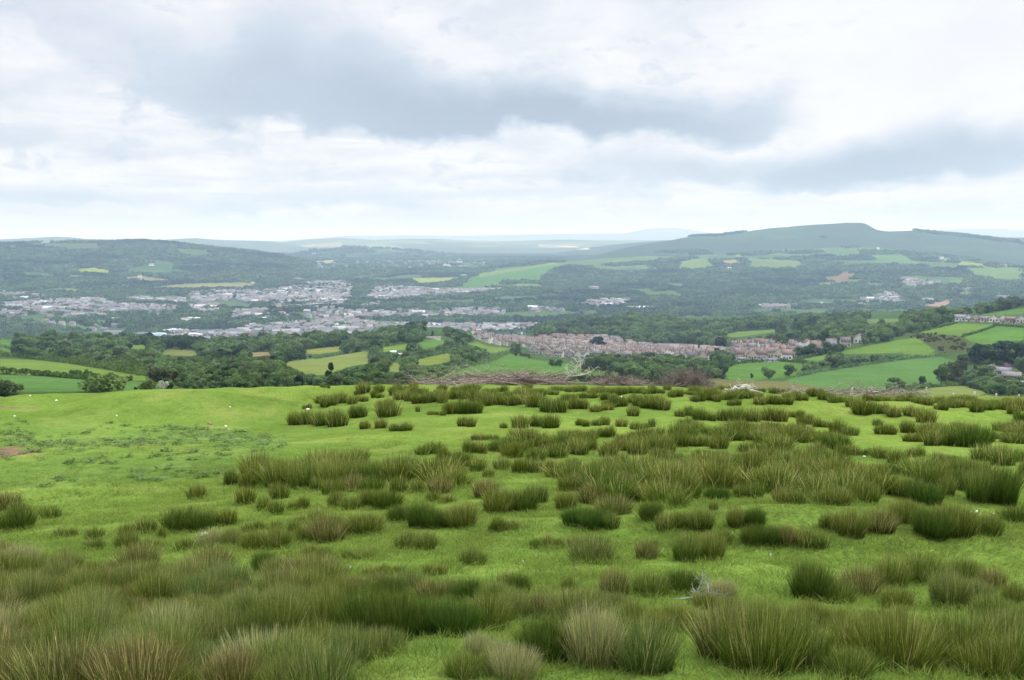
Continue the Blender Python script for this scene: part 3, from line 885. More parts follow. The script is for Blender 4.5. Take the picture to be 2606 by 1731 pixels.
# ------------------------------------------------------------------ single trees and bushes that stand apart
T_ = plant_px
k1 = lambda a, b: K1((a, b))[0]
k2 = lambda a, b: K2((a, b))[0]
k3 = lambda a, b: K3((a, b))[0]
for (nm, lab, cat, p, w, h, kind, mat) in [
    ('bush', 'dark green rounded bush at the left end of the meadow edge', 'bush', k1(60, 1205), 88, 34, 'bush', M_leaf),
    ('bush', 'low dark bush below the left end of the meadow edge', 'bush', k1(10, 1232), 60, 22, 'bush', M_leaf_dk),
    ('bush', 'broad pale green willow bush in the bright green field beyond the meadow', 'bush', k1(720, 1188), 120, 46, 'bush', M_leaf_lt),
    ('bush', 'small light green bush between the broad willow bush and the blossoming shrub', 'bush', k1(1020, 1180), 46, 26, 'bush', M_leaf_lt),
    ('hawthorn', 'shrub covered in white blossom under the dark domed tree', 'shrub', k1(1120, 1172), 32, 23, 'bush', M_blossom),
    ('bush', 'dark green bush touching the right side of the white blossoming shrub', 'bush', k1(1160, 1170), 28, 22, 'bush', M_leaf_dk),
    ('broadleaf_tree', 'wide domed olive tree behind the white blossoming shrub', 'tree', k1(1105, 1128), 62, 36, 'round', M_leaf_olive),
    ('broadleaf_tree', 'narrow greyish tree right of the wide domed tree', 'tree', k1(1212, 1138), 18, 32, 'round', M_leaf_olive),
    ('broadleaf_tree', 'small round green tree right of the narrow greyish tree', 'tree', k1(1258, 1138), 24, 31, 'round', M_leaf),
    ('bush', 'small brownish bush on the hedge right of the broad willow bush', 'bush', k1(890, 1110), 22, 17, 'bush', M_leaf_olive),
    ('bush', 'tiny bare bush below the brownish hedge bush', 'bush', k1(935, 1170), 12, 8, 'bush', M_leaf_olive),
    ('bush', 'bright lime green bush on the meadow skyline left of the middle', 'bush', k1(1650, 1158), 92, 22, 'bush', M_leaf_lt),
    ('bush', 'light green round bush behind the lime green skyline bush', 'bush', k1(1640, 1130), 60, 20, 'bush', M_leaf_lt),
    ('conifer', 'single dark conifer standing in the wood left of the big sloping field', 'conifer tree', k1(2285, 1095), 36, 42, 'conifer', M_leaf_dk),
    ('broadleaf_tree', 'first small hedge tree from the left on the field hedge', 'tree', k1(75, 1058), 7, 9, 'round', M_leaf_olive),
    ('broadleaf_tree', 'twin crowned small hedge tree near the left end of the field hedge', 'tree', k1(145, 1062), 22, 16, 'round', M_leaf_olive),
    ('broadleaf_tree', 'tiny hedge tree third from the left on the field hedge', 'tree', k1(255, 1064), 7, 8, 'round', M_leaf_olive),
    ('broadleaf_tree', 'slim hedge tree fourth from the left on the field hedge', 'tree', k1(348, 1072), 7, 11, 'round', M_leaf),
    ('broadleaf_tree', 'rounded hedge tree fifth from the left on the field hedge', 'tree', k1(388, 1080), 15, 12, 'round', M_leaf_olive),
    ('broadleaf_tree', 'sixth hedge tree from the left, spreading over the field hedge', 'tree', k1(500, 1088), 19, 18, 'round', M_leaf),
    ('broadleaf_tree', 'thin hedge tree seventh from the left on the field hedge', 'tree', k1(560, 1092), 10, 14, 'round', M_leaf_olive),
    ('broadleaf_tree', 'tallest hedge tree at the right end of the field hedge', 'tree', k1(600, 1096), 15, 22, 'round', M_leaf),
    ('broadleaf_tree', 'spreading dark tree at the corner of the upper left fields', 'tree', k1(155, 935), 40, 26, 'round', M_leaf),
    ('conifer', 'dark pointed conifer on the crest of the wooded spur before the town', 'conifer tree', k2(757, 805), 18, 25, 'conifer', M_leaf_dk),
    ('conifer', 'second smaller dark conifer on the crest of the spur', 'conifer tree', k2(815, 800), 12, 14, 'conifer', M_leaf_dk),
    ('broadleaf_tree', 'big black green tree rising out of the brown roofed estate', 'tree', k2(1963, 895), 46, 32, 'round', M_leaf_dk),
    ('broadleaf_tree', 'rounded tree on the field edge below the left part of the estate', 'tree', k2(1390, 940), 34, 34, 'round', M_leaf),
    ('bush', 'left one of the two round shrubs on the slope under the estate', 'bush', k2(1640, 1008), 24, 18, 'bush', M_leaf),
    ('bush', 'right one of the two round shrubs on the slope under the estate', 'bush', k2(1688, 1010), 22, 17, 'bush', M_leaf),
    ('bush', 'low dark shrub on the lower corner of the big green field', 'bush', k2(985, 1090), 18, 12, 'bush', M_leaf),
    ('broadleaf_tree', 'tall rounded oak standing alone in the green field right of the middle', 'tree', k3(838, 994), 40, 37, 'round', M_leaf),
    ('broadleaf_tree', 'oval tree right of the tall rounded oak in the same field', 'tree', k3(957, 980), 38, 28, 'round', M_leaf),
    ('broadleaf_tree', 'little dark tree left of the tall rounded oak', 'tree', k3(735, 996), 9, 14, 'round', M_leaf_dk),
    ('broadleaf_tree', 'loose two lobed tree low in the wide right hand field', 'tree', k3(1598, 1060), 42, 28, 'round', M_leaf),
    ('broadleaf_tree', 'small long stemmed tree between the two lobed tree and the farm wood', 'tree', k3(1750, 1040), 24, 24, 'round', M_leaf),
    ('broadleaf_tree', 'full leafed tree on the left edge of the farm wood', 'tree', k3(1865, 1030), 44, 48, 'round', M_leaf),
    ('broadleaf_tree', 'second full leafed tree of the farm wood, grey green', 'tree', k3(1935, 1020), 42, 48, 'round', M_leaf_olive),
    ('poplar', 'narrow upright olive poplar beside the farmhouse', 'tree', k3(2056, 1018), 17, 58, 'tall', M_leaf_olive),
    ('broadleaf_tree', 'yellow green round tree between the poplar and the cream gable', 'tree', k3(2140, 1002), 52, 36, 'round', M_leaf_lt),
    ('broadleaf_tree', 'olive tree left of the narrow poplar', 'tree', k3(1995, 960), 40, 42, 'round', M_leaf_olive),
    ('bush', 'pale lime bush in front of the poplar', 'bush', k3(2085, 1020), 34, 16, 'bush', M_leaf_lt),
    ('rhododendron', 'purple flowering rhododendron behind the long farmhouse', 'shrub', k3(2262, 938), 24, 15, 'bush', M_purple),
    ('broadleaf_tree', 'large dark purple brown beech on the knoll above the farm', 'tree', k3(2190, 905), 92, 58, 'round', M_leaf_dk),
    ('broadleaf_tree', 'dark tree leaning at the left of the purple brown beech', 'tree', k3(2090, 905), 52, 44, 'round', M_leaf_dk),
    ('broadleaf_tree', 'dark green tree at the right frame edge above the farmhouse', 'tree', k3(2330, 925), 62, 52, 'round', M_leaf_dk),
    ('broadleaf_tree', 'dark tree right of the flowering rhododendron', 'tree', k3(2345, 975), 46, 44, 'round', M_leaf),
]:
    T_(nm, lab, cat, p[0], p[1], w, h, kind, mat)

# ------------------------------------------------------------------ woods and hedgerows of the near hillside
WOODS = {  # region -> (polygon in view, spacing m, height m)
    'the long wood below the town': (K1((110, 850), (640, 848), (1000, 855), (1500, 868), (2361, 842), (2361, 1160), (1950, 1162), (1700, 1166), (1450, 1168), (1250, 1165), (1190, 1125), (1190, 1095), (1010, 1060), (700, 1012), (420, 975), (110, 948)), 9.0, 9.0),
    'the wooded spur before the town': (K2((0, 832), (330, 822), (540, 782), (740, 760), (770, 828), (700, 858), (640, 850), (440, 880), (350, 903), (0, 962)), 8.5, 8.5),
    'the trees below the sloping fields': (K2((40, 1090), (250, 1012), (390, 990), (460, 960), (545, 960), (550, 985), (460, 1042), (600, 1050), (650, 960), (690, 1002), (800, 1006), (960, 978), (900, 1065), (850, 1110), (800, 1146), (0, 1156)), 9.0, 9.0),
    'the dark block of trees on the spur': (K2((840, 892), (1035, 832), (1050, 872), (980, 902), (860, 920)), 7.5, 10.0),
    'the trees between the sloping fields': (K2((650, 905), (740, 905), (830, 908), (830, 935), (660, 975)), 9.0, 8.5),
    'the copse by the white shed': (K2((375, 905), (460, 935), (540, 965), (470, 995), (395, 985)), 8.5, 8.0),
    'the clump on the big green field': (K2((960, 945), (1150, 945), (1195, 975), (1060, 1010), (965, 1035)), 9.0, 9.5),
    'the trees left of the estate': (K2((1075, 885), (1190, 880), (1200, 915), (1085, 915)), 8.5, 8.5),
    'the brow left of the estate': (K2((910, 790), (1060, 815), (1080, 845), (1000, 850), (930, 820)), 9, 8.5),
    'the thicket on the slope under the estate': (K2((1860, 1000), (1960, 985), (2100, 1005), (2361, 1008), (2361, 1060), (2150, 1060), (1870, 1020)), 8.5, 7.5),
    'the wooded knoll behind the estate': (K2((1480, 812), (1560, 770), (1700, 735), (1900, 720), (2361, 700), (2361, 878), (2180, 836), (2000, 808), (1520, 812)), 11, 11),
    'the long wood behind the village': (K3((0, 640), (250, 660), (400, 690), (900, 660), (1400, 640), (2000, 630), (2050, 632), (1940, 648), (1930, 656), (1620, 742), (1590, 765), (1400, 800), (1440, 745), (1350, 775), (1290, 792), (1160, 772), (1050, 772), (860, 772), (800, 762), (620, 782), (600, 832), (420, 832), (400, 795), (0, 795)), 11, 10.5),
    'the skyline wood at the right edge': (K3((2050, 622), (2200, 575), (2361, 555), (2361, 570), (2100, 612)), 11, 10),
    'the hedgerow wood in the right hand fields': (K3((1125, 950), (1150, 905), (1480, 848), (1640, 848), (1640, 878), (1160, 958)), 8.0, 9.0),
    'the trees at the head of the hedgerow wood': (K3((1015, 955), (1060, 930), (1115, 925), (1120, 955), (1030, 968)), 8.5, 8.5),
    'the dark trees above the farm': (K3((2030, 850), (2200, 850), (2361, 850), (2361, 935), (2230, 900), (2060, 905)), 8.5, 11),
    'the farm garden': (K3((1950, 1000), (2120, 985), (2140, 1030), (2060, 1045), (1960, 1035)), 9, 6),
    'the thicket below the farm': (K3((1990, 1045), (2361, 1030), (2361, 1095), (2200, 1100), (2100, 1070)), 7, 4.5),
    'the thicket at the foot of the slope': (K3((0, 900), (200, 905), (480, 930), (590, 965), (560, 988), (400, 1003), (150, 1003), (0, 993)), 8.5, 7),
    'the trees at the end of the estate': (K3((490, 890), (600, 860), (625, 900), (540, 922)), 8, 8),
    'the village gardens': (K3((860, 800), (1000, 800), (1050, 808), (1040, 815), (900, 818)), 8, 7.5),
    'the slope under the village': (K3((1000, 855), (1200, 830), (1330, 825), (1180, 850), (1020, 872)), 8, 7),
}
HEDGES = [  # (polyline in view, height m, label)
    (K1((0, 1064), (300, 1078), (600, 1102), (880, 1116)), 1.6, 'clipped field hedge with small trees above the bright green field'),
    (K1((0, 942), (250, 962), (500, 992), (1010, 1078)), 3.0, 'dark thick hedge along the top of the yellow green field'),
    (K1((0, 880), (105, 893)), 2.2, 'thin hedge between the two small fields at the left edge'),
    (K2((0, 962), (180, 930), (360, 900)), 2.6, 'hedge along the top of the pale sloping field'),
    (K2((690, 965), (950, 910), (1040, 892)), 2.6, 'hedge above the yellow field on the spur'),
    (K2((870, 1070), (960, 1035), (1190, 985), (1350, 915)), 2.8, 'hedge along the upper edge of the big green field'),
    (K2((440, 882), (640, 850)), 2.4, 'hedge above the small field by the white shed'),
    (K3((1000, 988), (1120, 958), (1640, 882), (1900, 855)), 2.6, 'hedge under the hedgerow wood along the wide right hand field'),
    (K3((1690, 728), (1850, 692), (1965, 664)), 1.8, 'hedge between the upper right fields, left one'),
    (K3((1990, 748), (2100, 715), (2195, 680)), 1.8, 'hedge between the two bright fields under the white bungalows'),
    (K3((1010, 885), (1100, 862), (1190, 843)), 2.2, 'hedge between the village and the light green field'),
    (K3((560, 940), (640, 907), (900, 890), (1060, 905)), 2.4, 'hedge under the village houses'),
    (K3((1550, 1066), (1800, 1048), (1990, 1033)), 2.2, 'hedge along the lower edge of the wide right hand field'),
    (K3((2180, 678), (2361, 690)), 1.6, 'hedge in front of the white bungalows at the right edge'),
    (K3((2250, 800), (2361, 780)), 2.2, 'short hedge at the right edge above the dark trees'),
    (K3((500, 742), (650, 715), (980, 694)), 2.4, 'hedge along the top of the narrow field behind the village'),
]


def hedge(px, h, label):
    r = np.random.default_rng(int(px[0][0] * 7 + px[0][1]))
    P = np.array(px); t = np.linspace(0, 1, 160)
    s = np.concatenate([[0], np.cumsum(np.hypot(*np.diff(P, axis=0).T))]); s /= s[-1]
    x, y, z = hit(np.interp(t, s, P[:, 0]), np.interp(t, s, P[:, 1]), [near_fields], 60)
    ok = ~np.isnan(x); x, y = x[ok], y[ok]
    L = np.concatenate([[0], np.cumsum(np.hypot(np.diff(x), np.diff(y)))])
    keep = np.concatenate([[True], np.diff(L) < 60]); x, y, L = x[keep], y[keep], L[keep]
    n = int(min(5200, L[-1] * 14))
    q = r.uniform(0, L[-1], n)
    hx = np.interp(q, L, x); hy = np.interp(q, L, y)
    prof = h * (0.85 + 0.5 * vnoise(q / 7.0, q * 0 + 3, 5))
    zz = r.uniform(0, 1, n) ** .8 * prof
    w = h * .42
    px_ = hx + r.normal(0, w, n) * .7; py_ = hy + r.normal(0, w, n) * .7
    gz = near_fields.hxy(px_, py_)
    V, f = quads_at(np.stack([px_, py_, gz + zz], 1), r.normal(0, 1, (n, 3)) + np.array([0, 0, .5]), r.uniform(.22, .5, n), r)
    tone = np.clip(np.repeat(.5 + .4 * vnoise(q / 4.0, q * 0, 9) + r.normal(0, .2, n), 4), 0, 1)
    o = link('hedge', make_mesh('hedge', V, f, M_leaf, None, {'leaf': tone}))
    o['label'] = label; o['category'] = 'hedge'; o['group'] = 'field hedges on the near hillside'


for a in HEDGES:
    hedge(*a)

CLEAR = [p for p, c in P_near if len(p) > 2]
wood_pts = []
for zi, (zone, (poly, sp, hh)) in enumerate(WOODS.items()):
    g = poly_ground(poly, [near_fields])
    if len(g) < 3:
        continue
    lo, hi_ = g.min(0), g.max(0)
    g_sp = 3.2; sp0 = sp; sp = g_sp
    gx, gy = np.meshgrid(np.arange(lo[0], hi_[0], sp), np.arange(lo[1], hi_[1], sp))
    gx = gx.ravel() + rng.uniform(-.45, .45, gx.size) * sp; gy = gy.ravel() + rng.uniform(-.45, .45, gy.size) * sp
    ok = inside(gx, gy, g)
    for c in CLEAR:
        ok &= ~inside(gx, gy, c)
    gx, gy = gx[ok], gy[ok]
    hs = hh * rng.uniform(.7, 1.3, len(gx)) * (1 + .22 * fbm(gx / 60, gy / 60, 171, 2))
    hs = np.minimum(hs, rng.uniform(15, 33, len(gx)) * np.hypot(gx, gy) / F)
    ok = rng.uniform(size=len(gx)) < np.minimum(1, (g_sp / (np.minimum(sp0, hs * .95))) ** 2)
    gx, gy, hs = gx[ok], gy[ok], hs[ok]
    for x, y, h in zip(gx, gy, hs):
        wood_pts.append((x, y, h, zi))
wood_pts = np.array(wood_pts)
wz = near_fields.hxy(wood_pts[:, 0], wood_pts[:, 1])
wd = np.hypot(wood_pts[:, 0], wood_pts[:, 1])
pu_, pv_ = project(np.stack([wood_pts[:, 0], wood_pts[:, 1], wz + wood_pts[:, 2]], -1))
# where the photo shows open fields behind, the trees in front are low or absent
def covers(hk):
    uu, vv = project(np.stack([wood_pts[:, 0], wood_pts[:, 1], wz + wood_pts[:, 2] * hk], -1))
    c = np.zeros(len(uu), bool)
    for p, _c in NEAR_FIELDS:
        c |= inside(uu, vv, np.array(p, float))
    return c
low_ = covers(1.0) | covers(.7)
gone = covers(.32) | covers(.6)
wood_pts[low_, 2] *= .5
wood_pts, wz, wd = wood_pts[~gone], wz[~gone], wd[~gone]
pu_, pv_ = project(np.stack([wood_pts[:, 0], wood_pts[:, 1], wz + wood_pts[:, 2]], -1))
appar = np.where((pu_ > 0) & (pu_ < W), F * wood_pts[:, 2] / wd, 0)
# hidden behind the meadow's edge?
edge_v = np.interp(pu_, [u for u, v in EDGE], [v for u, v in EDGE])
appar = np.where(pv_ < edge_v - 6, appar, 0)
order = np.argsort(-appar)
NEAR_TREES = 240
zones = list(WOODS)
TONES = [(M_leaf, 'mid green'), (M_leaf_lt, 'pale green'), (M_leaf_dk, 'dark green'), (M_leaf_olive, 'olive green')]
for i in order[:NEAR_TREES]:
    x, y, h, zi = wood_pts[i]
    zone = zones[int(zi)]
    tw = [.52, .20, .12, .16]
    if 'dark' in zone:
        tw = [.2, .0, .8, .0]
    mt, tone = TONES[int(np.random.default_rng(int(i)).choice(4, p=tw))]
    low = 'thicket' in zone
    plant('bush' if low else 'broadleaf_tree', f'{tone} {"leafy bush" if low else "broadleaf tree"} among others in {zone}', 'bush' if low else 'tree', x, y, h, h * random.uniform(.85, 1.15) * (1.5 if low else 1),
          'bush' if low else 'round', mt, f'{tone} {"bushes" if low else "trees"} in {zone}', wz[i] - .3)
rest = order[NEAR_TREES:]
V6 = [crown_arrays(500 + i, n=420, kind='round', leaf=.075) for i in range(5)]
scatter('woodland', V6, np.stack([wood_pts[rest, 0], wood_pts[rest, 1], wz[rest] - .3], -1), rng.uniform(0, 2 * PI, len(rest)), wood_pts[rest, 2] * rng.uniform(1.05, 1.4, len(rest)), M_wood_leaf,
        'green woodland filling the gaps between fields on the near hillside', sz=wood_pts[rest, 2])

# scrub on rough ground
sx, sy = [], []
for poly, c in P_rough:
    if len(poly) < 3:
        continue
    lo, hi_ = poly.min(0), poly.max(0); n = int((hi_[0] - lo[0]) * (hi_[1] - lo[1]) / 26)
    n = min(n, 4000)
    a, b = rng.uniform(lo[0], hi_[0], n), rng.uniform(lo[1], hi_[1], n)
    ok = inside(a, b, poly) & (fbm(a / 18, b / 18, 181, 3) > -.08)
    for c2 in CLEAR:
        ok &= ~inside(a, b, c2)
    sx.append(a[ok]); sy.append(b[ok])
sx = np.concatenate(sx); sy = np.concatenate(sy)
scatter('scrub', [crown_arrays(560 + i, n=160, kind='bush', leaf=.12) for i in range(3)], np.stack([sx, sy, near_fields.hxy(sx, sy) - .1], -1), rng.uniform(0, 2 * PI, len(sx)), rng.uniform(.8, 2.2, len(sx)), M_leaf_olive,
        'grey green bracken and gorse scrub on the rough slopes', sz=rng.uniform(.8, 2.4, len(sx)))
# ------------------------------------------------------------------ buildings
def flat_mat(name, col, var=0.12, sc=0.8, rough=.85):
    m, nt, b = new_mat(name)
    b.inputs['Roughness'].default_value = rough; b.inputs['Specular IOR Level'].default_value = .15
    geo = nt.nodes.new('ShaderNodeTexCoord'); oi = nt.nodes.new('ShaderNodeObjectInfo')
    n = noisen(nt, geo.outputs['Object'], sc, 4, .6)
    vm = nt.nodes.new('ShaderNodeVectorMath'); vm.operation = 'SCALE'; vm.inputs[0].default_value = col
    k = mathn(nt, 'ADD', maprange(nt, n, .25, .75, 1 - var, 1 + var, False), maprange(nt, oi.outputs['Random'], 0, 1, -var, var, False))
    nt.links.new(k, vm.inputs['Scale']); nt.links.new(vm.outputs[0], b.inputs['Base Color'])
    return m


M_render_cream = flat_mat('cream_render', (.46, .41, .34)); M_render_white = flat_mat('white_render', (.74, .73, .70), .06)
M_render_pink = flat_mat('pinkish_render', (.50, .47, .45)); M_render_grey = flat_mat('grey_pebbledash', (.34, .33, .33))
M_roof_brown = flat_mat('brown_tiles', (.135, .122, .120), .28); M_roof_red = flat_mat('red_tiles', (.145, .106, .098), .24)
M_roof_orange = flat_mat('orange_tiles', (.36, .10, .065), .1); M_roof_slate = flat_mat('slate', (.15, .16, .18), .2)
M_roof_pale = flat_mat('weathered_pale_tiles', (.19, .175, .17), .2)
M_glass, _n, _b = new_mat('window_glass'); _b.inputs['Base Color'].default_value = (.03, .035, .04, 1); _b.inputs['Roughness'].default_value = .15; _b.inputs['Specular IOR Level'].default_value = .5
M_door = flat_mat('door_paint', (.16, .09, .06)); M_brick = flat_mat('red_brick', (.17, .10, .082)); M_stone = flat_mat('grey_stone', (.26, .25, .23), .25, 2.0)
M_sheet_white = flat_mat('white_sheeting', (.52, .54, .58), .05); M_sheet_blue = flat_mat('pale_blue_sheeting', (.42, .55, .68), .06); M_sheet_grey = flat_mat('grey_sheeting', (.33, .35, .38), .1)
M_sheet_pink = flat_mat('pink_cladding', (.45, .27, .25), .1)


def gable_body(w, d, eave, ridge, wall_m, gable_front):
    b = MB()
    if gable_front is None:   # ridge along x
        v = [(-w / 2, -d / 2, -1.2), (w / 2, -d / 2, -1.2), (w / 2, d / 2, -1.2), (-w / 2, d / 2, -1.2), (-w / 2, -d / 2, eave), (w / 2, -d / 2, eave), (w / 2, d / 2, eave), (-w / 2, d / 2, eave), (-w / 2, 0, ridge), (w / 2, 0, ridge)]
        b.add(v, [(0, 1, 5, 4), (1, 2, 6, 5), (2, 3, 7, 6), (3, 0, 4, 7), (4, 8, 7), (5, 6, 9)])
    else:
        v = [(-w / 2, -d / 2, -1.2), (w / 2, -d / 2, -1.2), (w / 2, d / 2, -1.2), (-w / 2, d / 2, -1.2), (-w / 2, -d / 2, eave), (w / 2, -d / 2, eave), (w / 2, d / 2, eave), (-w / 2, d / 2, eave), (0, -d / 2, ridge), (0, d / 2, ridge)]
        b.add(v, [(0, 1, 5, 4), (1, 2, 6, 5), (2, 3, 7, 6), (3, 0, 4, 7), (4, 5, 8), (6, 7, 9)])
    return b


def slab(b, p0, p1, p2, p3, t):
    p = [np.array(q, float) for q in (p0, p1, p2, p3)]
    n = np.cross(p[1] - p[0], p[3] - p[0]); n = n / np.linalg.norm(n) * t
    b.add([*(q for q in p), *(q + n for q in p)], [(0, 3, 2, 1), (4, 5, 6, 7), (0, 1, 5, 4), (1, 2, 6, 5), (2, 3, 7, 6), (3, 0, 4, 7)])


def roof_mb(w, d, eave, ridge, gable_front, oh=.35):
    b = MB()
    if gable_front is None:
        k = (ridge - eave) / (d / 2); lo = eave - k * oh
        slab(b, (-w / 2 - oh, -d / 2 - oh, lo), (w / 2 + oh, -d / 2 - oh, lo), (w / 2 + oh, 0, ridge), (-w / 2 - oh, 0, ridge), .18)
        slab(b, (w / 2 + oh, d / 2 + oh, lo), (-w / 2 - oh, d / 2 + oh, lo), (-w / 2 - oh, 0, ridge + .003), (w / 2 + oh, 0, ridge + .003), .18)
    else:
        k = (ridge - eave) / (w / 2); lo = eave - k * oh
        slab(b, (-w / 2 - oh, d / 2 + oh, lo), (-w / 2 - oh, -d / 2 - oh, lo), (0, -d / 2 - oh, ridge), (0, d / 2 + oh, ridge), .18)
        slab(b, (w / 2 + oh, -d / 2 - oh, lo), (w / 2 + oh, d / 2 + oh, lo), (0, d / 2 + oh, ridge + .003), (0, -d / 2 - oh, ridge + .003), .18)
    return b


_HM = {}


def house(label, group, x, y, rot, wall, roof, w=8.5, d=8.5, eave=4.9, ridge=8.2, front=True, windows=True, z=None, chimney=True, name='house', cat='house'):
    z = float(ground([x], [y])[0]) if z is None else z
    o = link(name, None, None, (x, y, z)); o.rotation_euler.z = rot
    o['label'] = label; o['category'] = cat
    if group:
        o['group'] = group
    key = (w, d, eave, ridge, front, wall.name, roof.name)
    if key not in _HM:
        wm_ = gable_body(w, d, eave, ridge, wall, front).mesh('wall', wall)
        rm = roof_mb(w, d, eave, ridge, front).mesh('roof', roof)
        c = MB(); cx_ = w * .28 if front is None else w * .22
        c.box(cx_ - .35, cx_ + .35, (0.2 if front is None else 1.0) - .5, (0.2 if front is None else 1.0) + .5, eave, ridge + 1.0); c.box(cx_ - .15, cx_ + .15, (0.35 if front is None else 1.15) - .15, (0.35 if front is None else 1.15) + .15, ridge + 1.0, ridge + 1.5)
        wins = []
        yf = -d / 2
        for (wx, wz_) in ([(-w * .26, .9), (w * .26, .9), (-w * .26, 3.4), (w * .26, 3.4)] if eave > 5 else [(-w * .28, .9), (w * .28, .9)]):
            q = MB(); q.box(wx - .75, wx + .75, yf - .06, yf + .1, wz_, wz_ + 1.25, 0)
            q.box(wx - .85, wx + .85, yf - .12, yf - .062, wz_ - .14, wz_ - .02, 1); q.box(wx - .04, wx + .04, yf - .10, yf - .062, wz_, wz_ + 1.2, 1)
            wins.append(q.mesh('window', [M_glass, M_render_white]))
        dr = MB(); dr.box(-.5, .5, yf - .05, yf + .1, 0, 2.05)
        _HM[key] = (wm_, rm, c.mesh('chimney', M_brick), wins, dr.mesh('door', M_door))
    wm_, rm, cm, wins, dm = _HM[key]
    link('wall', wm_, o)
    r_ = link('roof', rm, o)
    if chimney:
        link('chimney', cm, r_)
    if windows:
        for q in wins:
            link('window', q, o)
        link('door', dm, o)
    return o


def face_cam(x, y, off=0.0):
    """turn so that the front (-Y side) looks back at the viewer's hill"""
    return -math.atan2(x, y) + off


# ---- the brown-roofed estate on the near hillside, the village right of it
OVERFLOW = []
placed = []


def rows(poly_px, sheets, sprow, sph, slope_px, styles, label_of, group, jitter=.6, windows=True, limit=999, front_p=.45, size=(6.6, 7.0), ang=0.0, skip=.06):
    """houses standing in street rows over an area seen in the photo"""
    g = poly_ground(poly_px, sheets)
    c = g.mean(0); th = -math.atan2(c[0], c[1]) + slope_px
    ct, st = math.cos(th), math.sin(th)
    q = (g - c) @ np.array([[ct, -st], [st, ct]])
    lo, hi_ = q.min(0), q.max(0)
    out = []
    for j, yy in enumerate(np.arange(lo[1] + sprow * .3, hi_[1], sprow)):
        xx = lo[0] + (j % 2) * sph * .4
        while xx < hi_[0]:
            p = np.array([[xx + rng.uniform(-jitter, jitter), yy + rng.uniform(-jitter, jitter)]]) @ np.array([[ct, st], [-st, ct]]) + c
            if inside(p[:, 0], p[:, 1], g)[0] and rng.uniform() > skip and all((p[0, 0] - a) ** 2 + (p[0, 1] - b) ** 2 > 36 for a, b in placed):
                out.append((p[0, 0], p[0, 1], th)); placed.append((p[0, 0], p[0, 1]))
            xx += sph * rng.uniform(.92, 1.12)
    out.sort(key=lambda t: math.hypot(t[0], t[1]))
    for (x, y, t) in out[limit:]:
        OVERFLOW.append((x, y, t))
    for (x, y, t) in out[:limit]:
        wall, roof, tone, roofn = styles[rng.choice(len(styles), p=[s[4] for s in styles])][:4]
        fr = True if rng.uniform() < front_p else None
        lab = label_of(tone, roofn, 'gable fronted' if fr else 'long fronted')
        house(lab, group + (', ' + roofn + ' roofs and ' + tone + ' walls, ' + ('gable fronts' if fr else 'long fronts')), x, y, t + rng.normal(0, .04) + ang, wall, roof, size[0], size[1], 3.9, 6.9, fr, windows)
    return len(out[:limit])


EST = [(M_render_pink, M_roof_brown, 'pinkish', 'brown', .42), (M_render_cream, M_roof_brown, 'cream', 'brown', .24), (M_render_grey, M_roof_pale, 'grey', 'pale brown', .16), (M_render_white, M_roof_red, 'white', 'red', .10), (M_render_white, M_roof_brown, 'white', 'brown', .08)]
VIL = [(M_render_white, M_roof_red, 'white', 'red', .26), (M_render_cream, M_roof_brown, 'cream', 'brown', .3), (M_render_grey, M_roof_slate, 'grey', 'slate', .14), (M_render_pink, M_roof_red, 'pinkish', 'red', .3)]
n1_ = rows(K2((1470, 905), (1600, 900), (1800, 905), (2361, 905), (2361, 970), (2000, 962), (1800, 962), (1600, 945), (1480, 915)), [near_fields], 17, 8.4, -.16, EST,
           lambda t, r, g_: f'{g_} {t} house with {r} roof in the front rows of the estate', 'houses in the front rows of the estate', front_p=.6, limit=96)
n2_ = rows(K2((1075, 800), (1200, 812), (1450, 835), (1600, 850), (1900, 870), (2361, 885), (2361, 905), (1800, 902), (1500, 895), (1440, 880), (1200, 855)), [near_fields], 18, 8.6, -.20, EST,
           lambda t, r, g_: f'{g_} {t} house with {r} roof in the back rows of the estate', 'houses in the back rows of the estate', front_p=.35, windows=False, limit=80)
n3_ = rows(K2((1540, 822), (2010, 815), (2170, 855), (2180, 872), (1980, 868), (1700, 852), (1560, 845)), [near_fields], 21, 9.5, .05, VIL,
           lambda t, r, g_: f'{g_} {t} house with {r} roof behind the big dark estate tree', 'houses behind the big dark estate tree', windows=False, limit=35, front_p=.3)
n4_ = rows(K3((0, 800), (400, 835), (430, 885), (350, 900), (0, 880)), [near_fields], 17, 9, .0, EST,
           lambda t, r, g_: f'{g_} {t} house with {r} roof at the right end of the estate', 'houses at the right end of the estate', windows=True, limit=34)
n5_ = rows(K3((620, 812), (860, 790), (900, 815), (1100, 815), (1290, 795), (1340, 800), (1200, 830), (1000, 850), (950, 885), (640, 885), (620, 855)), [near_fields], 19, 10.5, .12, VIL,
           lambda t, r, g_: f'{g_} {t} house with {r} roof in the village beyond the estate', 'houses in the village beyond the estate', windows=True, limit=46, front_p=.4)
n6_ = rows(K3((430, 838), (560, 838), (640, 868), (640, 890), (440, 890)), [near_fields], 17, 10, .0, VIL,
           lambda t, r, g_: f'{g_} {t} house with {r} roof between the estate and the village', 'houses between the estate and the village', windows=True, limit=14)
# houses that stand out
def px_house(u, v, w_px, label, wall, roof, front, h_px=None, group=None, sheets=None, windows=True, name='house', cat='house', chimney=True, rot=0.0, aspect=1.0):
    x, y, z = (float(q[0]) for q in hit([u], [v], sheets or [near_fields], 60))
    d = math.hypot(x, y); w = w_px * d / F
    h = (h_px or w_px * .8) * d / F
    return house(label, group, x, y, face_cam(x, y, rot), wall, roof, round(w, 1), round(w * aspect, 1), round(h * .58, 1), round(h, 1), front, windows, z, chimney, name, cat)


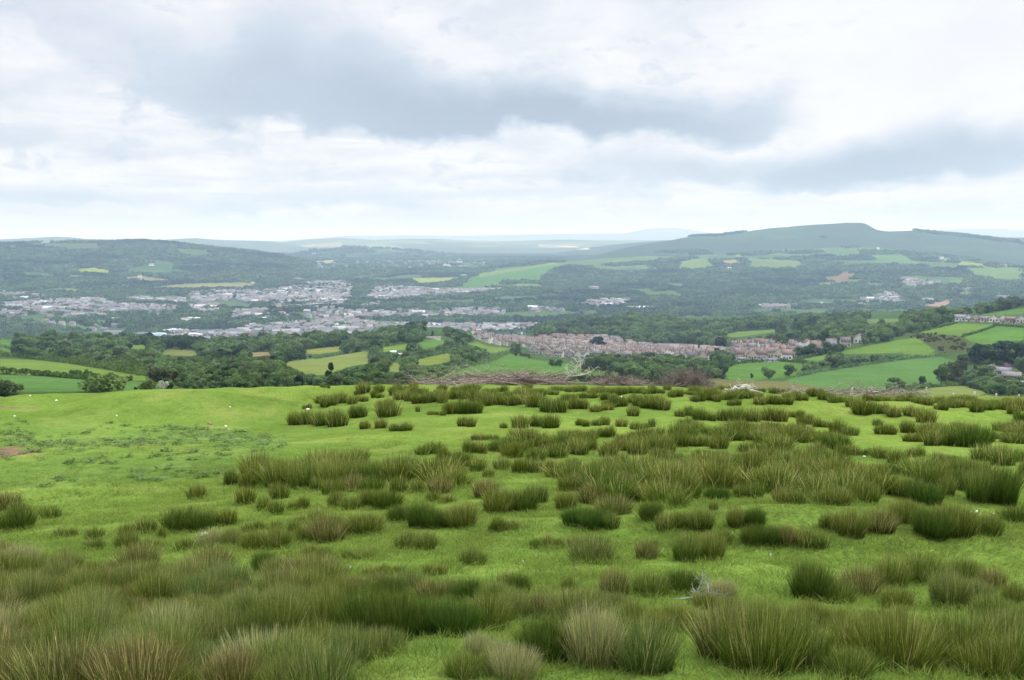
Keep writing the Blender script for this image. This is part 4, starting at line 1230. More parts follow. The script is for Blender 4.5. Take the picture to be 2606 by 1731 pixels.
for (p, w, h, lab, wl, rf, fr) in [
    (k2(2178, 945), 22, 15, 'house with a bright orange roof in the front row of the estate', M_render_white, M_roof_orange, None),
    (k3(752, 855), 15, 14, 'white gabled house in the middle of the village', M_render_white, M_roof_red, True),
    (k3(890, 850), 30, 18, 'long red brick block in the village', M_brick, M_roof_red, None),
    (k3(830, 780), 22, 9, 'flat white house on the wood edge behind the village', M_render_white, M_roof_slate, None),
    (k3(1380, 778), 30, 20, 'large white house under the trees at the upper end of the village', M_render_white, M_roof_brown, True),
    (k3(1140, 845), 22, 20, 'pair of yellowish gables with red roof in the village', M_render_cream, M_roof_red, True),
    (k3(1225, 825), 22, 18, 'grey gabled house at the upper end of the village', M_render_grey, M_roof_slate, True),
    (k3(1640, 705), 18, 12, 'pink house in the trees above the right hand fields', M_render_pink, M_roof_brown, None),
    (k3(1300, 678), 18, 9, 'white house alone in the wood behind the village', M_render_white, M_roof_slate, None),
    (k3(860, 890), 44, 7, 'long white low terrace along the foot of the village', M_render_white, M_roof_slate, None),
    (k3(675, 890), 18, 10, 'white cottage at the left end of the village hedge', M_render_white, M_roof_slate, None),
    (k3(1980, 650), 24, 15, 'leftmost white bungalow on the hill crest at the right', M_render_white, M_roof_slate, None),
    (k3(2030, 650), 16, 15, 'white gabled bungalow next to the leftmost one on the crest', M_render_white, M_roof_slate, True),
    (k3(2075, 652), 22, 13, 'cream bungalow third from the left on the crest', M_render_cream, M_roof_pale, True),
    (k3(2130, 655), 24, 13, 'brown roofed bungalow in the middle of the crest row', M_render_pink, M_roof_brown, None),
    (k3(2180, 655), 22, 15, 'tall white gable in the middle of the crest row', M_render_white, M_roof_red, True),
    (k3(2235, 655), 20, 16, 'white gabled bungalow with red neighbours on the crest', M_render_white, M_roof_brown, True),
    (k3(2280, 657), 24, 13, 'red roofed bungalow near the right end of the crest', M_render_cream, M_roof_red, None),
    (k3(2345, 660), 24, 17, 'pinkish gabled house at the right end of the crest row', M_render_pink, M_roof_brown, True),
    (k3(2235, 664), 12, 6, 'small white garage below the crest row', M_render_white, M_roof_pale, None),
    (k3(2300, 665), 10, 5, 'second small white garage below the crest row', M_render_white, M_roof_pale, None),
    (k3(2170, 945), 22, 13, 'cream gabled farm outbuilding beside the yellow green tree', M_render_cream, M_roof_pale, True),
    (k3(2240, 975), 32, 19, 'tall grey gabled farmhouse at the right edge', M_render_grey, M_roof_slate, None),
    (k3(2285, 1000), 40, 18, 'long grey stone cottage below the tall farmhouse', M_stone, M_roof_pale, None),
    (k3(2180, 1026), 28, 14, 'small house with orange red roof below the farm', M_stone, M_roof_red, None),
    (k3(2325, 1060), 50, 20, 'white roofed barn at the right edge below the farm', M_stone, M_sheet_white, None),
]:
    px_house(p[0], p[1], w, lab, wl, rf, fr, h)
# low white buildings on the sloping fields
px_house(*k2(545, 922), 14, 'small white shed on the sloping field near the copse', M_render_white, M_sheet_white, None, 7, windows=False, chimney=False, name='shed', cat='shed')
px_house(*k2(560, 932), 66, 'long low white wall and shed roof beside the small white shed', M_sheet_white, M_sheet_grey, None, 4, windows=False, chimney=False, name='shed', cat='shed', aspect=.12)
px_house(*k2(820, 822), 38, 'low white bungalow on the spur crest', M_render_white, M_roof_pale, None, 6, windows=False, name='house', aspect=.3)

# ---- big sheds and halls in the valley town
def shed(u, v, w_px, h_px, depth, label, wall, roof, name='warehouse', cat='warehouse', rot=0.0):
    x, y, z = (float(q[0]) for q in hit([u], [v], [valley_floor, left_hill, right_hill], 1200))
    d = math.hypot(x, y); w = w_px * d / F; h = h_px * d / F
    o = link(name, None, None, (x, y, z)); o.rotation_euler.z = face_cam(x, y, rot); o['label'] = label; o['category'] = cat
    b = MB()
    n = max(1, int(w / 30)); bw = w / n
    b.box(-w / 2, w / 2, -depth / 2, depth / 2, -2, h * .8)
    link('wall', b.mesh('wall', wall), o)
    r_ = MB()
    for i in range(n):   # shallow ridged bays
        x0 = -w / 2 + i * bw
        slab(r_, (x0, depth / 2, h * .8 + .02), (x0, -depth / 2, h * .8 + .02), (x0 + bw / 2, -depth / 2, h), (x0 + bw / 2, depth / 2, h), .2)
        slab(r_, (x0 + bw, -depth / 2, h * .8 + .02), (x0 + bw, depth / 2, h * .8 + .02), (x0 + bw / 2, depth / 2, h + .003), (x0 + bw / 2, -depth / 2, h + .003), .2)
    link('roof', r_.mesh('roof', roof), o)
    dr = MB()
    for i in range(n):
        xc = -w / 2 + (i + .5) * bw; dr.box(xc - 2.2, xc + 2.2, -depth / 2 - .08, -depth / 2 + .2, 0, min(4.5, h * .55))
    link('loading_door', dr.mesh('loading_door', M_sheet_grey), o)
    return o


for a in [
    (*k1(1195, 778), 66, 9, 40, 'long white factory with pale blue wall at the left of the town centre', M_sheet_blue, M_sheet_white),
    (*k1(1100, 806), 34, 9, 26, 'pale blue hall left of the white factory', M_sheet_blue, M_sheet_blue),
    (*k1(1318, 806), 55, 8, 40, 'white roofed hall right of the white factory', M_sheet_white, M_sheet_white),
    (*k1(1335, 830), 36, 10, 24, 'pink fronted block below the white halls', M_sheet_pink, M_sheet_grey),
    (*k1(1300, 698), 58, 9, 36, 'long white shed among the fields above the town', M_sheet_white, M_sheet_white),
    (*k1(1440, 692), 46, 6, 30, 'grey brown shed right of the long white shed', M_sheet_pink, M_sheet_grey),
    (*k1(815, 692), 28, 7, 24, 'grey shed with pale roof on the left of the valley', M_sheet_grey, M_sheet_white),
    (*k1(2225, 752), 40, 9, 26, 'white office block in the town centre', M_sheet_white, M_sheet_grey),
    (*k1(1715, 806), 26, 11, 20, 'red brick hall in the town centre', M_brick, M_brick),
    (*k1(550, 838), 52, 6, 30, 'low white works at the foot of the near wood', M_sheet_white, M_sheet_grey),
    (*k1(960, 824), 56, 5, 34, 'low pale works left of the pink fronted block', M_sheet_grey, M_sheet_white),
    (*k1(1765, 690), 56, 7, 30, 'pale grey mill in the trees above the town', M_sheet_grey, M_sheet_white),
    (*k1(1620, 668), 28, 7, 26, 'white hall left of the pale grey mill', M_sheet_white, M_sheet_white),
    (*k2(165, 725), 48, 9, 26, 'great grey roofed hall in the middle of the town', M_sheet_grey, M_sheet_grey),
    (*k2(1385, 768), 54, 8, 40, 'grey roofed factory at the right end of the town', M_sheet_grey, M_sheet_grey),
    (*k2(1405, 790), 54, 6, 26, 'bright white shed in front of the grey factory', M_sheet_white, M_sheet_white),
    (*k2(1290, 792), 12, 5, 14, 'small white shed left of the bright white shed', M_sheet_white, M_sheet_white),
    (*k2(645, 646), 36, 5, 22, 'long white building above the railway in mid valley', M_sheet_white, M_sheet_grey),
    (*k3(1785, 534), 26, 9, 20, 'pale school block on the right hill foot', M_sheet_white, M_sheet_grey),
    (*k1(870, 466), 22, 7, 18, 'large white manor on the foot of the left hill', M_render_white, M_roof_slate, 'house', 'house'),
]:
    shed(*a)
for p, w, lab in [
    (k1(962, 276), 7, 'white farmhouse high on the left hill'), (k1(1045, 316), 12, 'white farm in the wood of the left hill'), (k1(965, 395), 11, 'white farm above the tan field on the left hill'),
    (k1(1843, 362), 9, 'white house in the woods on the right part of the left hill'), (k1(1700, 350), 14, 'pinkish house on the left hill woods'), (k1(1817, 404), 14, 'long white house low on the left hill'),
    (k1(2237, 395), 10, 'white house above the town on the shoulder of the left hill'), (k1(1745, 438), 10, 'white house at the end of the long tan field'), (k1(1440, 430), 7, 'small white house on the upper rim of the long tan field'),
    (k1(2050, 425), 18, 'white terrace above the town on the left hill foot'),
    (k2(1930, 488), 24, 'white house in the woods of the right hill'), (k2(1030, 398), 16, 'white farm on the spur of the green hill'), (k2(2210, 545), 7, 'small white house low in the right hill woods'),
    (k3(1490, 223), 6, 'lone white house under the moor of the right hill'), (k3(347, 342), 6, 'small white cottage on the sunny bench'), (k3(1692, 276), 9, 'white cottage on the upper right farm land'),
    (k3(1865, 277), 11, 'white farm with bright field on the right hill'), (k3(2240, 328), 14, 'white farm near the right edge of the hill'), (k3(1672, 488), 9, 'white house between the two hill settlements'), (k3(35, 517), 8, 'white house in the left part of the right hill woods'),
    (k3(600, 340), 8, 'pale cottage among the bright fields of the bench'),
]:
    px_house(p[0], p[1], w, lab, M_render_white, M_roof_pale if w > 9 else M_render_white, None, max(4.5, w * .5), sheets=[left_hill, right_hill, valley_floor], windows=False, chimney=False, name='farmhouse', cat='house', aspect=.6)

# ---- the mass of the valley town: too many houses to count
TOWN = [  # polygon, houses per hectare-ish spacing, white share
    (K1((0, 500), (180, 500), (320, 535), (180, 555), (0, 550)), 17, .8), (K1((0, 590), (200, 565), (700, 550), (760, 580), (1230, 610), (1230, 640), (700, 640), (300, 630), (0, 610)), 15, .25),
    (K1((0, 632), (270, 627), (700, 652), (760, 680), (480, 690), (250, 690), (200, 710), (0, 680)), 17, .45), (K1((850, 545), (1000, 535), (1110, 550), (1280, 550), (1280, 590), (1150, 580), (1100, 565), (900, 560)), 17, .6),
    (K1((1280, 510), (1500, 490), (1850, 490), (2000, 470), (2120, 440), (2361, 430), (2361, 600), (2200, 600), (1900, 620), (1850, 580), (1500, 560), (1400, 590), (1330, 560)), 17, .42),
    (K1((1310, 600), (1500, 590), (1500, 650), (1320, 640)), 16, .3), (K1((1580, 640), (1830, 620), (1850, 690), (1600, 690)), 17, .7),
    (K1((880, 805), (1060, 800), (1400, 772), (1700, 742), (2000, 722), (2361, 702), (2361, 850), (2150, 825), (1700, 850), (1450, 845), (1060, 835)), 15, .5),
    (K1((240, 700), (560, 720), (540, 742), (240, 737)), 22, .5),
    (K2((0, 430), (250, 430), (260, 560), (100, 600), (0, 600)), 17, .5), (K2((410, 480), (500, 460), (900, 490), (1300, 475), (1300, 495), (900, 530), (500, 560), (480, 570), (380, 540)), 16, .7),
    (K2((210, 640), (700, 630), (1300, 620), (1320, 650), (1200, 670), (800, 680), (300, 690), (210, 670)), 16, .35),
    (K2((0, 730), (300, 700), (480, 730), (1200, 730), (1560, 730), (1560, 752), (1300, 782), (1060, 792), (800, 772), (480, 762), (370, 782), (0, 832)), 16, .42),
    (K2((1840, 590), (1900, 560), (2170, 555), (2130, 600), (1950, 610)), 16, .6), (K2((1470, 610), (1740, 620), (1740, 642), (1480, 642)), 18, .65), (K2((310, 600), (440, 580), (440, 602), (320, 612)), 18, .6),
    (K3((1620, 400), (1850, 420), (1840, 442), (1680, 462), (1630, 430)), 18, .75), (K3((1460, 510), (1520, 485), (1600, 490), (1650, 547), (1500, 552)), 17, .45), (K3((1380, 527), (1450, 522), (1450, 552), (1380, 542)), 20, .8),
    (K3((780, 560), (1050, 560), (950, 582), (800, 580)), 18, .9), (K3((1100, 550), (1420, 557), (1420, 568), (1100, 558)), 22, .8), (K3((1860, 466), (2050, 463), (2040, 477), (1870, 477)), 18, .8), (K3((2200, 512), (2300, 512), (2330, 537), (2220, 537)), 18, .85),
    (K3((0, 575), (320, 575), (320, 585), (0, 583)), 22, .4),
    (K1((1900, 640), (2361, 640), (2361, 690), (1950, 690)), 34, .6), (K1((1000, 640), (1300, 650), (1300, 670), (1000, 665)), 34, .5), (K2((0, 610), (300, 620), (300, 700), (0, 720)), 26, .5),
    (K1((600, 745), (880, 745), (880, 800), (600, 800)), 40, .6),
    (K2((0, 300), (1200, 270), (1180, 330), (0, 350)), 75, .5)]
TV, TW, TR = [], [], []
town_polys = []
WALLC = [(.40, .40, .405), (.29, .29, .29), (.24, .235, .23), (.19, .19, .195), (.19, .15, .135)]
ROOFC = [(.105, .112, .128), (.115, .105, .10), (.15, .14, .138), (.21, .22, .235), (.14, .10, .088)]
hv_all, hf_all, hcol = [], [], []
nv_ = 0
unit = np.array([(-.5, -.5, -.4), (.5, -.5, -.4), (.5, .5, -.4), (-.5, .5, -.4), (-.5, -.5, .6), (.5, -.5, .6), (.5, .5, .6), (-.5, .5, .6),
                 (-.55, -.58, .56), (.55, -.58, .56), (.55, .58, .56), (-.55, .58, .56), (-.55, 0, 1.0), (.55, 0, 1.0), (-.5, 0, .96), (.5, 0, .96)])
uf4 = [(0, 1, 5, 4), (1, 2, 6, 5), (2, 3, 7, 6), (3, 0, 4, 7), (8, 9, 13, 12), (10, 11, 12, 13)]
uf3 = [(5, 6, 15), (7, 4, 14)]
f3_all, f4_all, col_all = [], [], []
def add_town(x, y, z, L_, D_, H_, t2, wc, rc, k):
    global nv_, f4_all, f3_all
    v = unit * np.array([L_, D_, H_])
    ct, st = math.cos(t2), math.sin(t2)
    v = np.stack([v[:, 0] * ct - v[:, 1] * st + x, v[:, 0] * st + v[:, 1] * ct + y, v[:, 2] + z], -1)
    cc = np.tile(np.array(wc) * k, (16, 1)); cc[8:14] = np.array(rc) * k
    hv_all.append(v); col_all.append(cc)
    f4_all += [[i + nv_ for i in f] for f in uf4]; f3_all += [[i + nv_ for i in f] for f in uf3]
    nv_ += 16


for (x, y, t) in OVERFLOW:   # the rest of the estate, past the counted houses
    add_town(x, y, float(near_fields.hxy(np.array([x]), np.array([y]))[0]), 7.2, 6.6, 6.6, t, [(.42, .39, .37), (.34, .31, .29), (.46, .46, .45)][rng.integers(0, 3)], [(.112, .098, .094), (.122, .088, .08), (.17, .155, .15)][rng.integers(0, 3)], rng.uniform(.85, 1.15))
for poly, sp, white in TOWN:
    g = poly_ground(poly, [valley_floor, left_hill, right_hill, middle_hill])
    if len(g) < 3:
        continue
    town_polys.append(g)
    c = g.mean(0); th0 = -math.atan2(c[0], c[1]) + rng.uniform(-.35, .35)
    lo, hi_ = g.min(0), g.max(0); R_ = np.hypot(*(hi_ - lo)) / 2 + 20
    aa, bb = np.meshgrid(np.arange(-R_, R_, sp * .78), np.arange(-R_, R_, sp * 1.7)); aa = aa.ravel(); bb = bb.ravel()
    th = th0 + .5 * fbm(aa / 300, bb / 300, int(sp) + len(town_polys), 2)
    mid = (lo + hi_) / 2
    X_ = mid[0] + aa * np.cos(th0) - bb * np.sin(th0) + rng.normal(0, 1.5, len(aa)) + 14 * vnoise(aa / 90, bb / 90, 7)
    Y_ = mid[1] + aa * np.sin(th0) + bb * np.cos(th0) + rng.normal(0, 1.5, len(aa)) + 18 * vnoise(aa / 90, bb / 90, 8)
    ok = inside(X_, Y_, g) & (rng.uniform(size=len(X_)) > .14) & (fbm(X_ / 90, Y_ / 90, 201, 2) > -.42)
    X_, Y_, th = X_[ok], Y_[ok], th[ok]
    Z_ = ground(X_, Y_, [valley_floor, left_hill, right_hill, middle_hill])
    w_cl = fbm(X_ / 130, Y_ / 130, 211, 2)
    for x, y, z, t, q in zip(X_, Y_, Z_, th, w_cl):
        big = rng.uniform() < .05
        L_ = rng.uniform(8, 15) * (2.2 if big else 1); D_ = rng.uniform(7.5, 10) * (1.5 if big else 1); H_ = rng.uniform(7, 9.5)
        t2 = t + (PI / 2 if rng.uniform() < .2 else 0) + rng.normal(0, .06)
        wc = WALLC[rng.choice([0, 1])] if rng.uniform() < white + .35 * q else WALLC[rng.choice([2, 3, 4])]
        rc = ROOFC[rng.choice(5, p=[.40, .22, .16, .16, .06])]
        if big and rng.uniform() < .5:
            rc = (.36, .37, .40)
        k = rng.uniform(.85, 1.15)
        add_town(x, y, z, L_, D_, H_, t2, wc, rc, k)
m_town, tnt, tb = new_mat('town_render_and_slate')
ta = node(tnt, 'ShaderNodeAttribute', attribute_name='cover'); tnt.links.new(ta.outputs['Color'], tb.inputs['Base Color'])
town = link('town_houses', make_mesh('town_houses', np.concatenate(hv_all), [np.array(f4_all), np.array(f3_all)], m_town, None, {'cover': np.concatenate(col_all)}), kind='stuff')
town['label'] = 'mass of small pale and slate roofed houses filling the valley town'
print('houses individual', n1_, n2_, n3_, n4_, n5_, 'town', nv_ // 16)

# ------------------------------------------------------------------ far woods: trees over the valley floor and the hills
def lump_patch(seed, n=9, size=26, q=34):
    r = np.random.default_rng(seed); P, N, S, T = [], [], [], []
    for k in range(n):
        cx_, cy_ = r.uniform(-size / 2, size / 2, 2); R_ = r.uniform(3.2, 5.6); h = r.uniform(6, 12)
        tone = r.uniform(.1, .9)
        d = r.normal(0, 1, (q, 3)); d[:, 2] = np.abs(d[:, 2]) * 1.1 - .25; d /= np.linalg.norm(d, axis=1)[:, None]
        P.append(np.array([cx_, cy_, h - R_]) + d * np.array([R_, R_, R_ * 1.05]) * r.uniform(.8, 1.1, (q, 1))); N.append(d); S.append(r.uniform(1.0, 2.0, q)); T.append(np.clip(tone + r.normal(0, .15, q), 0, 1))
    P = np.concatenate(P); N = np.concatenate(N); v, f = quads_at(P, N, np.concatenate(S), r)
    return v, f, np.repeat(np.concatenate(T), 4)


def far_points(sheet, sp, keep):
    dmin, dmax = sheet.d[0], sheet.d[-1]
    am = math.radians(27)
    xs = np.arange(-dmax * math.sin(am), dmax * math.sin(am), sp); ys = np.arange(dmin * math.cos(am), dmax, sp)
    X_, Y_ = np.meshgrid(xs, ys); X_ = X_.ravel() + rng.uniform(-.5, .5, X_.size) * sp; Y_ = Y_.ravel() + rng.uniform(-.5, .5, Y_.size) * sp
    D_ = np.hypot(X_, Y_); A_ = np.arctan2(X_, Y_)
    ok = (np.abs(A_) < am) & (D_ > dmin) & (D_ < dmax)
    X_, Y_, D_, A_ = X_[ok], Y_[ok], D_[ok], A_[ok]
    Z_ = sheet.hxy(X_, Y_)
    top = ground(X_, Y_)
    ok = (Z_ > top - .5)
    # towards the viewer: in front of the crest or just behind it
    sl = Z_ / D_
    ok &= keep(X_, Y_, D_, A_, Z_)
    # drop what lies hidden behind higher land
    vis = np.ones(len(X_), bool)
    for t in np.linspace(.35, .985, 26):
        vis &= (ground(X_ * t, Y_ * t) < (Z_ + 10) * t + 1)
    ok &= vis
    return np.stack([X_[ok], Y_[ok], Z_[ok] - 1.0], -1)


HF = [p for p, c in P_hill + P_valley if len(p) > 2]


def clear(X_, Y_, polys):
    o = np.ones(len(X_), bool)
    for p in polys:
        o &= ~inside(X_, Y_, p)
    return o


def k_left(X_, Y_, D_, A_, Z_):
    pu, pv = project(np.stack([X_, Y_, Z_], -1))
    return clear(X_, Y_, HF + town_polys) & (fbm(X_ / 260, Y_ / 260, 221, 3) > -.32)


def k_right(X_, Y_, D_, A_, Z_):
    pu, pv = project(np.stack([X_, Y_, Z_], -1))
    mo = MOOR_D(A_)
    crest = (D_ > 6050) & (D_ < 6230) & (((pu > 1755) & (pu < 1900)) | (pu > 2330))
    n = fbm(X_ / 230, Y_ / 230, 231, 3)
    low = pv > 692
    lim = np.where(low, -.36, .08)
    far = D_ > mo
    return (clear(X_, Y_, HF + town_polys) & (((~far) & (n > lim)) | (far & (n > .42) & (D_ < mo + 350)))) | crest


def k_valley(X_, Y_, D_, A_, Z_):
    n = fbm(X_ / 180, Y_ / 180, 241, 3)
    it = ~clear(X_, Y_, town_polys)
    return clear(X_, Y_, HF) & ((~it & (n > -.28)) | (it & (n > .02) & (rng.uniform(size=len(X_)) < .35)))


def k_mid(X_, Y_, D_, A_, Z_):
    return (fbm(X_ / 300, Y_ / 200, 251, 3) > .02) & clear(X_, Y_, [p for p, c in P_far if len(p) > 2])


pv_near = far_points(valley_floor, 21, k_valley)
pts = [pv_near, far_points(left_hill, 21, k_left), far_points(right_hill, 22, k_right), far_points(middle_hill, 40, k_mid)]
fsc = np.concatenate([np.full(len(p), s) for p, s in zip(pts, (.85, 1.0, 1.0, 1.5))])
fp = np.concatenate(pts)
print('far wood patches', [len(p) for p in pts])
M_far = leaf_mat('far_woodland_leaves', (.036, .080, .032), (.100, .168, .060), 0.2, 0.0, .0032)
scatter('far_woodland', [lump_patch(600 + i) for i in range(6)], fp, rng.uniform(0, 2 * PI, len(fp)), fsc * rng.uniform(.85, 1.15, len(fp)), M_far,
        'dark woodland over the valley floor and the distant hills', sz=fsc * rng.uniform(.75, 1.25, len(fp)))
# ------------------------------------------------------------------ rushes on the meadow
def blade_mat(name, base, mid, tip, trans=0.3):
    """stem colour from sheath to the dry seed tip, each stem a little different"""
    m = bpy.data.materials.new(name); m.use_nodes = True
    nt = m.node_tree; nt.nodes.clear()
    o = nt.nodes.new('ShaderNodeOutputMaterial')
    at = node(nt, 'ShaderNodeAttribute', attribute_name='along'); rv = node(nt, 'ShaderNodeAttribute', attribute_name='dry')
    oi = nt.nodes.new('ShaderNodeObjectInfo')
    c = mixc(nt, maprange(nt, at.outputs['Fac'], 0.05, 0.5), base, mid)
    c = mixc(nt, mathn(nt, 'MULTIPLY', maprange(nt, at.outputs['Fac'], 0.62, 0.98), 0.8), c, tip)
    c = mixc(nt, maprange(nt, rv.outputs['Fac'], 0.90, 0.98), c, (.330, .300, .125))
    hsv = nt.nodes.new('ShaderNodeHueSaturation'); nt.links.new(c, hsv.inputs['Color'])
    nt.links.new(maprange(nt, rv.outputs['Fac'], 0, .9, .55, 1.55, False), hsv.inputs['Value'])
    nt.links.new(maprange(nt, oi.outputs['Random'], 0, 1, .482, .514, False), hsv.inputs['Hue'])
    d = nt.nodes.new('ShaderNodeBsdfDiffuse'); t = nt.nodes.new('ShaderNodeBsdfTranslucent')
    nt.links.new(hsv.outputs[0], d.inputs[0]); nt.links.new(hsv.outputs[0], t.inputs[0])
    mx = nt.nodes.new('ShaderNodeMixShader'); mx.inputs[0].default_value = trans
    nt.links.new(d.outputs[0], mx.inputs[1]); nt.links.new(t.outputs[0], mx.inputs[2]); nt.links.new(mx.outputs[0], o.inputs[0])
    return m


RUSH = {
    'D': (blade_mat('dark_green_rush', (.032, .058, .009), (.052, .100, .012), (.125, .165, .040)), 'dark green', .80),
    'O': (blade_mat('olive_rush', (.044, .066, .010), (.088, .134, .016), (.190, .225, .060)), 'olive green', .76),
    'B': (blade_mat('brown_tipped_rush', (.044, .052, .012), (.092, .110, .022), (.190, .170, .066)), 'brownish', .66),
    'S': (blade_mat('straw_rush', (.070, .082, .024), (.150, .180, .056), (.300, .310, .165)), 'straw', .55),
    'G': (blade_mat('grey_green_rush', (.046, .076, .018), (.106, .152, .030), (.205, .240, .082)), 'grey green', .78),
}


def rush_arrays(seed, n, width, segs, spread=.5, base=.30, dryness=.0):
    """one tussock: n stems, footprint about 1 wide, height about 1"""
    r = np.random.default_rng(seed)
    a = r.uniform(0, 2 * PI, n); q = np.sqrt(r.uniform(0, 1, n))
    bx, by = base * q * np.cos(a), base * q * np.sin(a)
    L = (.42 + .70 * r.beta(2.0, 1.7, n)) * (1 - .20 * q ** 2)
    lean = (q * r.uniform(.25, .95, n)) * (spread - base * .6) + r.normal(0, .05, n)
    la = a + r.normal(0, .5, n)
    dx_, dy_ = np.cos(la) * lean, np.sin(la) * lean
    ph = r.uniform(0, 2 * PI, n); wx, wy = np.cos(ph), np.sin(ph)
    wd = width * r.uniform(.6, 1.3, n)
    rows_ = []
    ts = np.linspace(0, 1, segs + 1)
    for t in ts:
        cx_ = bx + dx_ * t ** 1.3; cy_ = by + dy_ * t ** 1.3; cz_ = L * (t - .10 * t ** 3 * np.abs(lean) * 3) - .04 * (t == 0)
        w_ = wd * (1 - .8 * t ** 1.5) if t < 1 else wd * .12
        rows_.append(np.stack([cx_ - wx * w_, cy_ - wy * w_, cz_], -1)); rows_.append(np.stack([cx_ + wx * w_, cy_ + wy * w_, cz_], -1))
    V = np.stack(rows_, 1).reshape(-1, 3)
    k = 2 * (segs + 1); b0 = np.arange(n)[:, None] * k
    f = np.concatenate([np.stack([b0[:, 0] + 2 * i, b0[:, 0] + 2 * i + 1, b0[:, 0] + 2 * i + 3, b0[:, 0] + 2 * i + 2], -1) for i in range(segs)])
    along = np.tile(np.repeat(ts, 2), n)
    dry = np.repeat(np.clip(r.uniform(0, 1, n) + dryness, 0, 1), k)
    return V, f, along, dry


RM = {}
for ti, (tk, (mt, nm, dr)) in enumerate(RUSH.items()):
    dryn = {'D': -.08, 'O': .0, 'B': .08, 'S': .16, 'G': .0}[tk]
    for lod, (n, w, sg) in enumerate(((1700, .0043, 4), (950, .0060, 3), (460, .0100, 2))):
        for k in range(3):
            V, f, al, dy_ = rush_arrays(700 + ti * 31 + lod * 7 + k, n, w, sg, spread=(.56 if k < 2 else .5), base=(.33 if k else .37), dryness=dryn)
            RM[tk, lod, k] = make_mesh('rush_clump', V, f, mt, None, {'along': al, 'dry': dy_})

